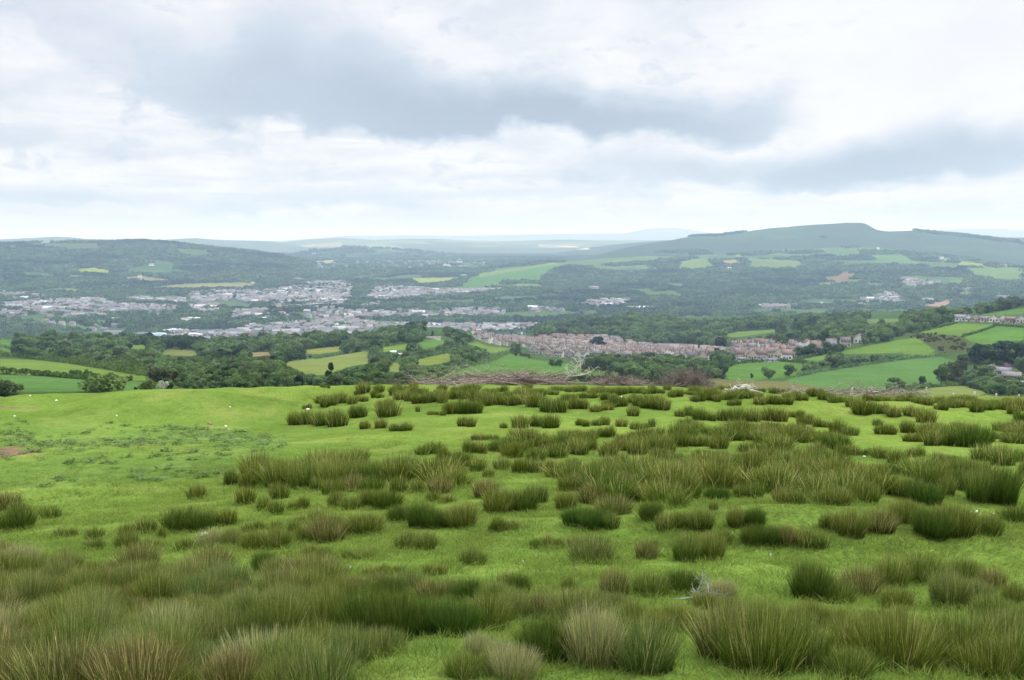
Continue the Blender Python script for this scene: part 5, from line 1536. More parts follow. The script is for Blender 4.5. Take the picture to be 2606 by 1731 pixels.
c4 = lambda L: [(K4((a, b))[0], w * .3685, h * .3686, t) for a, b, w, h, t in L]
c5 = lambda L: [(K5((a, b))[0], w * .3812, h * .3812, t) for a, b, w, h, t in L]
c6 = lambda L: [(K6((a, b))[0], w * .3837, h * .3837, t) for a, b, w, h, t in L]
c7 = lambda L: [(K7((a, b))[0], w * .5506, h * .5503, t) for a, b, w, h, t in L]
c8 = lambda L: [(K8((a, b))[0], w * .5531, h * .5529, t) for a, b, w, h, t in L]
CL = c4([
    (2085, 370, 170, 90, 'D'), (2220, 365, 110, 90, 'D'), (2320, 365, 120, 100, 'B'), (2120, 250, 60, 35, 'B'), (2270, 235, 110, 60, 'D'),
    (1595, 770, 100, 100, 'B'), (1710, 800, 110, 110, 'O'), (1790, 770, 200, 160, 'O'), (1960, 800, 220, 190, 'O'), (2130, 806, 240, 190, 'O'), (2300, 805, 200, 190, 'O'),
    (1700, 910, 140, 120, 'D'), (1930, 870, 130, 110, 'D'), (1870, 980, 190, 110, 'D'), (2060, 950, 160, 80, 'D'), (1360, 870, 130, 90, 'D'), (2320, 930, 110, 110, 'D'),
    (50, 950, 160, 120, 'B'), (130, 985, 120, 90, 'O'), (120, 1090, 230, 150, 'D'), (345, 1005, 130, 80, 'D'), (1250, 1100, 240, 160, 'D'), (1370, 1095, 180, 150, 'D'), (1520, 1070, 220, 130, 'O'), (880, 1130, 120, 90, 'D'), (1000, 1110, 160, 100, 'O'),
    (410, 1130, 80, 60, 'D'), (490, 1130, 80, 60, 'G'), (650, 1155, 130, 90, 'O'), (1120, 1140, 60, 80, 'D'), (2090, 1170, 130, 110, 'O'), (2250, 1150, 220, 180, 'O'), (2130, 1060, 200, 100, 'B'),
    (1750, 1100, 150, 80, 'G'), (1900, 1110, 120, 90, 'G'), (2030, 1110, 100, 100, 'O'), (2330, 1120, 160, 130, 'O')]) + c5([
    (60, 150, 40, 20, 'D'), (95, 155, 20, 20, 'D'), (330, 190, 90, 60, 'D'), (430, 185, 70, 50, 'D'), (560, 160, 50, 35, 'D'), (640, 165, 100, 40, 'O'), (70, 280, 60, 50, 'O'), (120, 262, 90, 60, 'D'), (220, 260, 120, 70, 'O'), (310, 243, 90, 50, 'O'), (285, 200, 40, 30, 'D'),
    (500, 345, 150, 95, 'O'), (470, 290, 120, 60, 'D'), (290, 355, 120, 70, 'D'), (690, 310, 30, 40, 'D'), (820, 335, 120, 35, 'S'), (910, 325, 100, 80, 'D'), (1040, 325, 170, 90, 'D'),
    (600, 240, 140, 60, 'O'), (720, 260, 140, 80, 'O'), (830, 260, 120, 70, 'O'), (960, 240, 120, 70, 'O'), (1100, 250, 150, 80, 'O'), (1200, 270, 140, 70, 'O'), (1310, 270, 100, 60, 'O'), (1460, 280, 110, 80, 'D'), (1560, 315, 100, 90, 'D'), (1640, 315, 100, 90, 'D'), (1760, 295, 140, 70, 'O'),
    (1920, 310, 150, 60, 'D'), (2030, 280, 120, 70, 'O'), (2125, 340, 80, 60, 'O'), (2240, 300, 140, 70, 'O'), (2330, 300, 90, 70, 'O'),
    (700, 200, 120, 50, 'O'), (800, 215, 120, 50, 'S'), (960, 175, 90, 35, 'O'), (1050, 210, 110, 40, 'O'), (1170, 200, 110, 40, 'O'), (1250, 180, 90, 40, 'D'), (1380, 200, 100, 40, 'O'), (1500, 200, 90, 40, 'O'), (1590, 200, 80, 40, 'D'), (1690, 178, 40, 30, 'D'), (1780, 180, 80, 40, 'O'), (1900, 190, 100, 40, 'O'),
    (2140, 192, 200, 40, 'D'), (2290, 190, 100, 40, 'D'), (2010, 200, 90, 40, 'O'), (1830, 230, 120, 50, 'S'), (560, 205, 110, 45, 'O'), (900, 225, 120, 50, 'S'), (1320, 230, 110, 45, 'O'), (1440, 225, 110, 45, 'O'), (1700, 240, 110, 50, 'O'), (1960, 240, 110, 50, 'S'), (420, 225, 90, 45, 'O'),
    (340, 425, 70, 50, 'O'), (440, 420, 80, 60, 'O'), (580, 445, 150, 60, 'B'), (20, 395, 90, 70, 'O'), (150, 410, 130, 95, 'B'), (1018, 420, 120, 60, 'D'), (1265, 420, 50, 35, 'B'), (1370, 420, 110, 80, 'S'), (1480, 410, 90, 70, 'S'), (1580, 420, 120, 80, 'S'), (1790, 410, 90, 45, 'B'), (1910, 410, 130, 50, 'B'),
    (2050, 410, 80, 50, 'S'), (2150, 430, 80, 50, 'B'), (2230, 420, 90, 50, 'B'),
    (1095, 500, 90, 45, 'D'), (760, 600, 180, 85, 'D'), (1070, 590, 165, 85, 'D'), (1190, 575, 70, 60, 'O'), (1190, 500, 80, 35, 'G'), (1300, 520, 90, 40, 'B'), (1390, 530, 110, 50, 'B'),
    (900, 640, 150, 80, 'G'), (1000, 680, 120, 100, 'O'), (1090, 710, 120, 90, 'O'), (1250, 700, 110, 80, 'O'), (1420, 725, 210, 95, 'D'), (1600, 710, 130, 70, 'D'), (1720, 710, 130, 80, 'O'), (1920, 710, 170, 90, 'D'), (2050, 680, 90, 90, 'D'), (2190, 700, 170, 70, 'D'), (1330, 620, 150, 90, 'O'),
    (1480, 640, 130, 90, 'O'), (1620, 620, 140, 90, 'D'), (1700, 490, 130, 70, 'D'), (1830, 495, 120, 60, 'D'), (1950, 480, 120, 70, 'O'), (2090, 510, 140, 70, 'O'), (2200, 530, 130, 90, 'O'), (2320, 560, 100, 80, 'O'), (1800, 580, 160, 80, 'O'), (1960, 610, 130, 80, 'O'), (2150, 600, 130, 100, 'O'),
    (2300, 640, 140, 80, 'D'), (1560, 560, 120, 70, 'D'), (1400, 580, 110, 60, 'O'), (1250, 580, 110, 70, 'O'), (1680, 560, 110, 70, 'O'), (2060, 570, 120, 80, 'O'),
    (1160, 750, 80, 60, 'D'), (980, 722, 70, 50, 'D'), (560, 725, 130, 95, 'D'), (680, 740, 120, 100, 'O'), (800, 760, 140, 90, 'O'), (890, 770, 100, 90, 'B'),
    (30, 790, 150, 130, 'O'), (170, 805, 200, 160, 'O'), (330, 780, 200, 140, 'O'), (430, 755, 120, 110, 'O'), (15, 840, 90, 90, 'D'), (120, 870, 140, 110, 'O'), (270, 845, 150, 110, 'B'), (400, 850, 160, 100, 'B'), (560, 850, 130, 100, 'D'), (700, 850, 120, 80, 'O'), (850, 860, 180, 110, 'B'),
    (160, 945, 80, 90, 'D'), (300, 970, 240, 130, 'D'), (480, 960, 200, 120, 'D'), (840, 925, 170, 80, 'D'), (640, 1085, 310, 170, 'D'), (820, 1090, 170, 130, 'D'), (990, 1085, 210, 160, 'O'),
    (1230, 990, 230, 170, 'O'), (1380, 985, 190, 150, 'D'), (1150, 885, 180, 120, 'B'), (1480, 920, 140, 130, 'O'), (1280, 1120, 190, 100, 'O'), (1180, 1100, 50, 40, 'O'),
    (90, 1180, 220, 160, 'B'), (330, 1130, 230, 140, 'O'), (700, 1225, 220, 110, 'O'), (1520, 1225, 160, 90, 'G'), (1680, 1228, 200, 100, 'S'), (1880, 1228, 200, 100, 'G'), (2230, 1228, 130, 70, 'B'),
    (1700, 840, 150, 110, 'O'), (1850, 830, 200, 120, 'B'), (1680, 970, 150, 140, 'O'), (1850, 930, 200, 130, 'B'), (2000, 1000, 210, 130, 'B'), (1750, 1075, 190, 120, 'D'), (1880, 1095, 200, 130, 'D'), (1990, 1095, 120, 110, 'D'), (2120, 760, 140, 90, 'O'), (2260, 760, 140, 90, 'O'), (2250, 1040, 150, 130, 'D'),
    (2330, 1110, 120, 120, 'O'), (2130, 900, 160, 110, 'O'), (2300, 920, 150, 120, 'O'), (2200, 830, 160, 100, 'O'), (2060, 820, 150, 110, 'B'), (1960, 1010, 150, 110, 'O')]) + c6([
    (50, 212, 100, 45, 'D'), (150, 200, 90, 35, 'D'), (270, 240, 150, 50, 'D'), (420, 230, 150, 50, 'O'), (560, 220, 130, 50, 'O'), (650, 260, 150, 60, 'O'), (440, 270, 90, 40, 'O'), (760, 265, 130, 50, 'O'), (880, 240, 100, 50, 'O'), (600, 178, 90, 30, 'O'), (720, 192, 100, 40, 'O'), (980, 212, 120, 45, 'S'),
    (1120, 250, 120, 50, 'O'), (1240, 290, 110, 60, 'O'), (1350, 240, 120, 40, 'O'), (1450, 240, 130, 40, 'O'), (1580, 245, 110, 45, 'D'), (1700, 265, 120, 45, 'B'), (1810, 300, 90, 45, 'O'), (1930, 290, 130, 60, 'O'), (2080, 310, 150, 60, 'O'), (2220, 300, 130, 60, 'O'), (2330, 300, 110, 70, 'O'), (2290, 330, 80, 45, 'D'), (2340, 370, 80, 50, 'O'),
    (1050, 235, 110, 45, 'S'), (1850, 270, 120, 40, 'O'), (2000, 270, 120, 40, 'S'), (2150, 275, 120, 40, 'O'), (2280, 272, 120, 40, 'B'), (820, 215, 110, 40, 'O'), (480, 200, 110, 40, 'O'), (200, 245, 100, 45, 'O'),
    (1290, 330, 130, 80, 'D'), (1400, 330, 120, 70, 'O'), (1500, 345, 90, 60, 'D'), (1610, 340, 90, 60, 'G'), (1715, 385, 120, 80, 'D'), (1390, 400, 60, 40, 'D'),
    (110, 340, 120, 60, 'O'), (210, 365, 100, 70, 'O'), (290, 370, 60, 50, 'O'), (370, 370, 90, 70, 'O'), (460, 370, 130, 80, 'O'), (560, 375, 100, 80, 'O'), (680, 370, 130, 80, 'O'), (750, 375, 80, 70, 'O'), (850, 355, 110, 55, 'D'), (910, 400, 110, 60, 'D'), (1020, 410, 120, 50, 'D'), (1170, 465, 180, 75, 'B'),
    (730, 440, 100, 50, 'D'), (520, 430, 100, 50, 'D'), (1440, 460, 140, 60, 'O'), (1590, 450, 90, 70, 'O'), (1700, 450, 120, 60, 'B'), (1640, 510, 150, 55, 'O'), (1800, 540, 180, 90, 'O'), (1900, 505, 150, 90, 'D'), (2020, 545, 170, 130, 'D'), (1960, 450, 150, 60, 'O'), (2220, 440, 120, 55, 'O'), (2330, 450, 90, 60, 'O'), (2230, 495, 170, 45, 'O'),
    (60, 545, 140, 80, 'O'), (220, 545, 170, 80, 'O'), (340, 555, 120, 80, 'D'), (560, 580, 170, 80, 'B'), (620, 510, 170, 60, 'B'), (770, 540, 90, 70, 'D'), (880, 510, 120, 60, 'G'), (1090, 560, 220, 110, 'O'), (980, 600, 110, 80, 'D'), (1180, 612, 150, 70, 'D'), (860, 650, 140, 90, 'D'), (1310, 600, 110, 50, 'O'),
    (1410, 622, 110, 70, 'B'), (1520, 655, 120, 80, 'O'), (1570, 690, 70, 60, 'B'), (1640, 612, 110, 60, 'D'), (1790, 660, 80, 70, 'D'), (1870, 640, 110, 50, 'O'), (2100, 635, 150, 90, 'O'), (2220, 640, 120, 80, 'D'), (2330, 640, 100, 70, 'O'), (120, 470, 140, 60, 'O'), (300, 470, 140, 60, 'O'), (430, 500, 140, 60, 'B'), (940, 470, 120, 50, 'G'),
    (50, 645, 120, 70, 'G'), (400, 652, 200, 80, 'D'), (600, 645, 160, 80, 'G'), (250, 625, 150, 70, 'O'), (2355, 775, 60, 130, 'D'),
    (1690, 748, 90, 60, 'G'), (1800, 800, 150, 110, 'O'), (1850, 865, 110, 110, 'D'), (1960, 830, 130, 130, 'O'), (2060, 912, 150, 200, 'O'), (2220, 927, 200, 220, 'D'), (1700, 927, 210, 140, 'D'), (1560, 880, 190, 130, 'O'),
    (160, 690, 150, 90, 'O'), (330, 760, 200, 100, 'O'), (540, 720, 180, 80, 'O'), (720, 740, 160, 100, 'O'), (900, 730, 150, 90, 'O'), (1060, 740, 160, 80, 'O'), (1250, 760, 190, 100, 'B'), (1430, 740, 190, 90, 'O'), (320, 905, 160, 100, 'D'), (540, 892, 200, 110, 'O'), (800, 937, 220, 130, 'G'), (120, 885, 200, 150, 'O'),
    (70, 945, 140, 100, 'B'), (300, 962, 70, 60, 'B'), (960, 865, 150, 120, 'O'), (1010, 922, 120, 80, 'O'), (1120, 930, 170, 120, 'O'), (1290, 922, 200, 140, 'O'), (1350, 830, 140, 80, 'O'), (1400, 1112, 200, 140, 'B'), (1580, 1042, 180, 130, 'O'), (1200, 1142, 190, 170, 'O'), (1060, 1092, 120, 110, 'O'), (640, 810, 160, 90, 'O'), (450, 830, 160, 90, 'O'), (1180, 830, 160, 100, 'O'),
    (510, 1092, 240, 130, 'D'), (150, 1100, 290, 150, 'O'), (230, 1222, 260, 120, 'O'), (370, 1190, 120, 90, 'O'), (640, 1224, 290, 130, 'D'), (850, 1224, 250, 130, 'D'), (1000, 1217, 130, 90, 'O'), (1750, 1152, 230, 180, 'D'), (1900, 1142, 230, 200, 'O'), (2020, 1122, 90, 120, 'D'), (2130, 1127, 170, 130, 'O'), (2310, 1062, 180, 120, 'D')]) + c8([
    (370, 335, 190, 120, 'G'), (620, 312, 100, 80, 'B'), (810, 328, 120, 130, 'O'), (920, 318, 130, 120, 'O'), (30, 468, 110, 90, 'D'), (270, 475, 80, 80, 'O'), (480, 505, 130, 150, 'B'), (640, 485, 170, 110, 'O'), (780, 475, 160, 120, 'D'), (970, 498, 110, 90, 'S'),
    (1380, 505, 190, 170, 'D'), (1500, 515, 170, 110, 'O'), (1610, 475, 170, 120, 'B'), (1780, 545, 140, 100, 'O'), (1750, 445, 130, 130, 'O'), (1900, 425, 180, 120, 'O'), (2080, 415, 150, 90, 'O'), (2220, 455, 120, 90, 'B'), (2080, 560, 280, 150, 'G'), (2200, 602, 180, 110, 'O'), (2320, 522, 100, 100, 'O'),
    (150, 790, 220, 220, 'D'), (380, 812, 260, 280, 'S'), (600, 832, 320, 230, 'G'), (620, 665, 250, 140, 'O'), (760, 650, 200, 130, 'O'), (1000, 790, 300, 260, 'B'), (1150, 840, 340, 300, 'O'), (1330, 822, 260, 250, 'O'), (1600, 755, 260, 170, 'O'), (1780, 832, 320, 260, 'O'), (2050, 802, 300, 220, 'O'),
    (2130, 695, 200, 110, 'O'), (2260, 725, 220, 150, 'G'), (2350, 685, 100, 160, 'O'), (1450, 645, 250, 120, 'O'), (950, 565, 200, 110, 'O'), (1720, 605, 200, 70, 'O'), (300, 600, 240, 150, 'G'), (430, 560, 240, 120, 'G'), (60, 600, 240, 130, 'G'), (180, 560, 220, 100, 'O'), (2330, 860, 200, 200, 'O'), (1560, 868, 220, 140, 'O'), (2200, 862, 240, 160, 'O'),
    (20, 868, 200, 150, 'S'), (1230, 640, 260, 130, 'O'), (1060, 620, 220, 110, 'G')]) + c7([
    (640, 392, 170, 140, 'B'), (960, 412, 220, 140, 'B'), (1230, 292, 210, 100, 'O'), (1260, 402, 180, 100, 'D'), (130, 335, 180, 60, 'B'), (20, 360, 90, 90, 'B'), (780, 452, 120, 80, 'B'), (430, 272, 100, 50, 'O'), (850, 277, 90, 60, 'D'), (1920, 287, 180, 90, 'O'), (2180, 342, 110, 80, 'O'),
    (1470, 312, 120, 70, 'G'), (1650, 312, 150, 50, 'G'), (1550, 390, 140, 40, 'S'), (1770, 395, 200, 60, 'O'), (2010, 405, 120, 70, 'D'), (2340, 435, 80, 60, 'D'), (1180, 548, 90, 80, 'B'), (1050, 622, 90, 90, 'D'), (550, 512, 160, 80, 'D'), (640, 280, 180, 80, 'O'), (1030, 270, 200, 90, 'S'),
    (1690, 702, 260, 260, 'D'), (1830, 700, 220, 250, 'D'), (1990, 665, 220, 180, 'D'), (2120, 672, 200, 170, 'D'), (2250, 640, 220, 160, 'O'), (1560, 482, 220, 110, 'O'), (1840, 500, 240, 120, 'G'), (2040, 510, 220, 110, 'G'), (2230, 530, 240, 120, 'G'), (2330, 560, 240, 120, 'O'), (1700, 470, 220, 100, 'O'), (2260, 805, 260, 150, 'S'), (2330, 872, 240, 130, 'O'), (2150, 868, 180, 110, 'O')])
# the dense sward of rushes that fills the lower left corner
DENSE = [k for k in K7((-150, 340), (150, 350), (500, 400), (800, 440), (1100, 450), (1500, 440), (1650, 520), (1560, 620), (1540, 705), (1760, 730), (1770, 900), (1700, 990), (-150, 990))]
dr_ = np.random.default_rng(41)
DP = np.array(DENSE)
v = DP[:, 1].min()
while v < 1790:
    step = 17 + (v - 1440) * .075
    u = -130 + dr_.uniform(0, 60)
    while u < 1010:
        uu, vv = u + dr_.uniform(-22, 22), v + dr_.uniform(-9, 9)
        if inside(np.array([uu]), np.array([vv]), DP)[0] and dr_.uniform() > .16:
            s = .75 + (vv - 1430) / 340
            n_ = vnoise(uu / 160, vv / 60, 55)
            t = 'OGBSD'[int(dr_.choice(5, p=[.46, .30, .05, .06, .13]))]
            if n_ > .45:
                t = 'S' if dr_.uniform() < .25 else ('B' if dr_.uniform() < .35 else 'O')
            elif n_ < -.5:
                t = 'G' if dr_.uniform() < .7 else 'D'
            CL.append(((uu, vv), 92 * s * dr_.uniform(.75, 1.35), 68 * s * dr_.uniform(.6, 1.3), t))
        u += 58 + (vv - 1430) * .16
    v += step

# foot of every clump on the ground; wide ones are several tussocks side by side
items = []
for (uv, w, h, t) in CL:
    n = max(1, int(round(w / (1.12 * h))))
    for i in range(n):
        uu = uv[0] + (i - (n - 1) / 2) * w / n * .95 + dr_.uniform(-.04, .04) * w
        hh = h * (dr_.uniform(.62, 1.08) if n > 1 else 1)
        items.append([uu, uv[1] - (dr_.uniform(-.04, .22) * h if n > 1 else 0), w / n * (1.18 if n > 1 else 1.05), hh, t if dr_.uniform() > (.3 if n > 1 else 0) else 'OBDG'[int(dr_.integers(0, 4))]])
U = np.array([i[0] for i in items]); Vv = np.array([i[1] for i in items])
gx, gy, gz = hit(U, Vv, [meadow])
good = []
for k, it in enumerate(items):
    if math.isnan(gx[k]) or math.hypot(gx[k], gy[k]) > 62:
        continue
    d = math.hypot(gx[k], gy[k])
    wm_ = it[2] * d / F; hm = min(it[3] * d / F * (1.22 + .10 * min(max((d - 11) / 10, 0), 1)), 1.0); wm_ *= 1 + .16 * min(max((d - 11) / 10, 0), 1)
    back = min(wm_ * .3, .28)          # the seen foot is the front rim of the tussock
    x = gx[k] * (1 + back / d); y = gy[k] * (1 + back / d)
    good.append(dict(x=x, y=y, d=d, w=wm_, h=hm, t=it[4], u=it[0], v=it[1], px=it[2] * it[3]))
zs = meadow.hxy([g['x'] for g in good], [g['y'] for g in good])
for g, z in zip(good, zs):
    g['z'] = float(z)
    vis = (g['u'] > -60) & (g['u'] < W + 60) and g['v'] < H + 130
    g['app'] = g['px'] if vis else 0
good.sort(key=lambda g: -g['app'])
N_IND = 290
BANDS = [(1610, 3000, 'bottom rushes'), (1500, 1610, 'front belt'), (1385, 1500, 'second belt'), (1290, 1385, 'lower rows'), (1200, 1290, 'middle rows'), (1120, 1200, 'upper rows'), (0, 1120, 'far rushes')]
LANDMARK = [(-200, 330, 'at the left edge'), (330, 700, 'left of the turf gap'), (700, 1050, 'above the turf gap'), (1050, 1420, 'near the centre'), (1420, 1800, 'left of the dead branch'), (1800, 2200, 'right of the dead branch'), (2200, 2900, 'at the right edge')]
seen = {}
for g in sorted(good[:N_IND], key=lambda g: g['u']):
    g['band'] = next(b for b in BANDS if b[0] <= g['v'] < b[1])[2]; g['lm'] = next(l for l in LANDMARK if l[0] <= g['u'] < l[1])[2]
    ratio = g['w'] / g['h']
    g['shape'] = 'broad' if ratio > 1.35 else ('upright' if ratio < .95 else 'rounded')
    g['size'] = 'large' if g['px'] > 22000 else ('small' if g['px'] < 5000 else 'medium')
    seen.setdefault((g['band'], g['lm'], g['size'], g['t']), []).append(g)
ORD = ['first', 'second', 'third', 'fourth', 'fifth', 'sixth', 'seventh', 'eighth', 'ninth', 'tenth', 'eleventh', 'twelfth', 'thirteenth', 'fourteenth', 'fifteenth', 'sixteenth', 'seventeenth', 'eighteenth', 'nineteenth', 'twentieth']
for key, L in seen.items():
    L.sort(key=lambda g: g['u'])
    for k, g in enumerate(L):
        if len(L) == 1:
            g['label'] = f"{g['size']} {g['shape']} {RUSH[g['t']][1]} rush clump, {g['band']}, {g['lm']}"
        else:
            g['label'] = f"{ORD[min(k, 19)]} from left: {g['size']} {RUSH[g['t']][1]} rush clump, {g['band']}, {g['lm']}"
for k, g in enumerate(good[:N_IND]):
    lod = 0 if g['d'] < 10.5 else (1 if g['d'] < 20 else 2)
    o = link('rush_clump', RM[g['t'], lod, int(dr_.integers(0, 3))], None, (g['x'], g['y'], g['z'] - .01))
    o.rotation_euler = (dr_.normal(0, .05), dr_.normal(0, .05), dr_.uniform(0, 2 * PI))
    o.scale = (g['w'] * 1.2 * dr_.uniform(.9, 1.1), g['w'] * 1.2 * dr_.uniform(.9, 1.1), g['h'] * .95)
    o['label'] = g['label']; o['category'] = 'rush clump'; o['group'] = 'tussocks of rushes on the meadow'
print('rush clumps', len(good), 'labels over 16 words:', sum(len(g['label'].split()) > 16 for g in good[:N_IND]))


# scattered stuff on the meadow uses the same kind of blades
def scatter_blades(name, variants, pts, rot, scl, mat, label, sz):
    """variants: (V, f, along, dry)"""
    o = scatter(name, [(v_, f_, a_) for v_, f_, a_, d_ in variants], pts, rot, scl, mat, label, 'along', sz)
    me = o.data
    a = me.attributes.new('dry', 'FLOAT', 'POINT'); arr = np.zeros(len(me.vertices), np.float32)
    dd = np.concatenate([d_ for v_, f_, a_, d_ in variants]); arr[:len(dd)] = dd
    a.data.foreach_set('value', arr)
    return o


rest_r = good[N_IND:]
# between the counted clumps of the far belt the rushes merge
EXTRA = [(.1, 1.2, K5((40, 240), (300, 180), (700, 160), (1300, 165), (2361, 150), (2361, 300), (1900, 280), (1100, 250), (500, 235), (60, 275))), (.05, 1.3, K6((0, 185), (600, 155), (1300, 190), (2361, 235), (2361, 320), (1900, 290), (1300, 245), (900, 245), (300, 230), (0, 235))),
         (-.15, 1.8, K6((0, 440), (600, 420), (1150, 480), (1200, 560), (900, 600), (300, 560), (0, 560))), (-.15, 1.8, K5((1200, 520), (2361, 480), (2361, 660), (1500, 700), (1150, 700))), (-.30, 2.6, K6((0, 660), (700, 640), (1500, 700), (1480, 840), (1300, 900), (900, 850), (600, 870), (0, 900))), (-.25, 2.4, K5((1650, 740), (2361, 700), (2361, 1000), (2150, 1000), (1650, 880))),
         (-.35, 2.4, K5((0, 640), (460, 640), (480, 850), (120, 850), (0, 800))), (-.15, 2.0, K6((1680, 690), (2330, 650), (2330, 900), (2000, 880), (1680, 780))), (-.05, 1.6, K6((1550, 420), (2361, 430), (2361, 530), (1800, 530), (1560, 510))), (-.2, 2.0, K5((500, 660), (940, 660), (940, 860), (560, 850))),
         (-.35, 2.4, K4((1700, 680), (2361, 660), (2361, 800), (1720, 800))), (-.25, 2.4, K6((950, 850), (1700, 830), (1700, 1000), (1250, 1080), (1050, 1060)))]
xs_, ys_, ws_, hs_ = [g['x'] for g in rest_r], [g['y'] for g in rest_r], [g['w'] for g in rest_r], [g['h'] for g in rest_r]
for (thr_, rate_, poly) in EXTRA:
    pg = poly_ground(poly, [meadow]); lo, hi_ = pg.min(0), pg.max(0)
    n = int((hi_[0] - lo[0]) * (hi_[1] - lo[1]) * rate_)
    a, b = dr_.uniform(lo[0], hi_[0], n), dr_.uniform(lo[1], hi_[1], n)
    ok = inside(a, b, pg) & (fbm(a / 2.2, b / 1.6, 261, 2) > thr_) & (np.hypot(a, b) < 58)
    xs_ += list(a[ok]); ys_ += list(b[ok]); ws_ += list(dr_.uniform(.35, .75, ok.sum())); hs_ += list(dr_.uniform(.24, .42, ok.sum()) * np.clip(1.25 - np.hypot(a[ok], b[ok]) / 75, .5, 1))
xs_, ys_ = np.array(xs_), np.array(ys_)
scatter_blades('rushes', [rush_arrays(900 + i, 460, .0095, 2, dryness=(-.05, 0, .04, .1, 0)[i]) for i in range(5)], np.stack([xs_, ys_, meadow.hxy(xs_, ys_) - .01], -1), dr_.uniform(0, 2 * PI, len(xs_)), np.array(ws_) * 1.25, RUSH['O'][0],
               'smaller olive rushes merging between the larger clumps across the meadow', np.array(hs_) * 1.05)
# the cropped turf itself, as far as single blades can be told
M_turf = blade_mat('turf_blades', (.110, .168, .030), (.140, .203, .040), (.176, .215, .060), .5)
nn_ = 9000
dd = np.sqrt(dr_.uniform(3.2 ** 2, 24 ** 2, nn_ * 2)); keepd = dr_.uniform(size=nn_ * 2) < np.clip(1.15 - dd / 20, .0, 1) ** 1.5
dd = dd[keepd][:nn_]; aa = dr_.uniform(-.56, .56, len(dd))
tx, ty = dd * np.sin(aa), dd * np.cos(aa)
bare = np.zeros(len(tx), bool)
for s_ in SOILS:
    bare |= inside(tx, ty, s_)
tx, ty, dd = tx[~bare], ty[~bare], dd[~bare]


# longer uneaten grass round the feet of the tussocks
fx, fy = [], []
for g in good:
    if g['d'] < 24:
        for k in range(2):
            a_ = dr_.uniform(0, 2 * PI); fx.append(g['x'] + g['w'] * .55 * math.cos(a_)); fy.append(g['y'] + g['w'] * .55 * math.sin(a_))
n_foot = len(fx)
tx = np.concatenate([tx, fx]); ty = np.concatenate([ty, fy]); dd = np.hypot(tx, ty)


def turf_patch(seed, n=150):
    r = np.random.default_rng(seed)
    V, f, al, dy_ = rush_arrays(seed, n, .0042, 2, spread=.62, base=.5)
    # short curved blades over a flat patch
    V = V.reshape(n, -1, 3); V[:, :, 2] *= r.uniform(.35, 1.0, (n, 1)); V = V.reshape(-1, 3)
    return V, f, al, np.clip(dy_ * .82, 0, .84)


ts_ = np.clip(.26 + .020 * dd, .3, .8)
scatter_blades('short_grass', [turf_patch(950 + i) for i in range(5)], np.stack([tx, ty, meadow.hxy(tx, ty) - .004], -1), dr_.uniform(0, 2 * PI, len(tx)), ts_, M_turf,
               'short bright green grazed grass covering the meadow', np.concatenate([dr_.uniform(.030, .060, len(tx) - n_foot), dr_.uniform(.05, .10, n_foot)]))
# low weeds at the left
n = 900
wlo, whi = WEEDS.min(0), WEEDS.max(0)
a, b = dr_.uniform(max(wlo[0], -26), whi[0], n * 3), dr_.uniform(wlo[1], whi[1], n * 3)
ok = inside(a, b, WEEDS) & (fbm(a / 1.7, b / 1.3, 271, 3) > -.22) & (dr_.uniform(size=len(a)) < .5) & (np.hypot(a, b) < 60)
a, b = a[ok][:n], b[ok][:n]


def weed(seed, n=26):
    r = np.random.default_rng(seed)
    P = np.stack([r.normal(0, .28, n), r.normal(0, .28, n), r.uniform(.1, .9, n)], -1)
    v_, f_ = quads_at(P, np.tile([0, 0, 1.0], (n, 1)), r.uniform(.07, .15, n), r)
    return v_, f_, np.repeat(np.clip(r.uniform(.1, .9, n), 0, 1), 4)


M_weed = leaf_mat('weed_leaves', (.105, .180, .055), (.160, .235, .085), .5)
scatter('low_weeds', [weed(980 + i) for i in range(4)], np.stack([a, b, meadow.hxy(a, b)], -1), dr_.uniform(0, 2 * PI, len(a)), dr_.uniform(.08, .24, len(a)), M_weed,
        'low bluish green nettles and thistles on the left of the meadow', sz=dr_.uniform(.04, .10, len(a)))

# ------------------------------------------------------------------ stones
M_stone_w = flat_mat('pale_stone', (.66, .65, .61), .12, 14.0); M_stone_b = flat_mat('brown_stone', (.24, .15, .11), .2, 10.0)


def stone(u, v, w, h, label, mat=M_stone_w, seed=0, name='stone'):
    x, y, z = (float(q[0]) for q in hit([u], [v], [meadow])); d = math.hypot(x, y)
    r = np.random.default_rng(seed + int(u) * 3 + int(v)); bm_v, bm_f = [], []
    n, m = 10, 6
    for i in range(m + 1):
        th = PI * i / m
        for j in range(n):
            ph = 2 * PI * j / n
            p = np.array([math.sin(th) * math.cos(ph), math.sin(th) * math.sin(ph), math.cos(th)])
            k = 1 + .28 * vnoise(p[0] * 1.7 + seed + u, p[1] * 1.7 + p[2] * 2, 3) + .1 * vnoise(p[0] * 4 + u, p[1] * 4 - p[2] * 3, 5)
            bm_v.append(p * k)
    for i in range(m):
        for j in range(n):
            bm_f.append((i * n + j, (i + 1) * n + j, (i + 1) * n + (j + 1) % n, i * n + (j + 1) % n))
    me = make_mesh(name, np.array(bm_v), np.array(bm_f), mat)
    o = link(name, me, None, (x, y, z + .12 * h * d / F)); o.scale = (w * d / F / 2, w * d / F / 2.4, max(h * d / F / 1.7, .02)); o.rotation_euler.z = r.uniform(0, 6)
    o['label'] = label; o['category'] = 'stone'
    return o


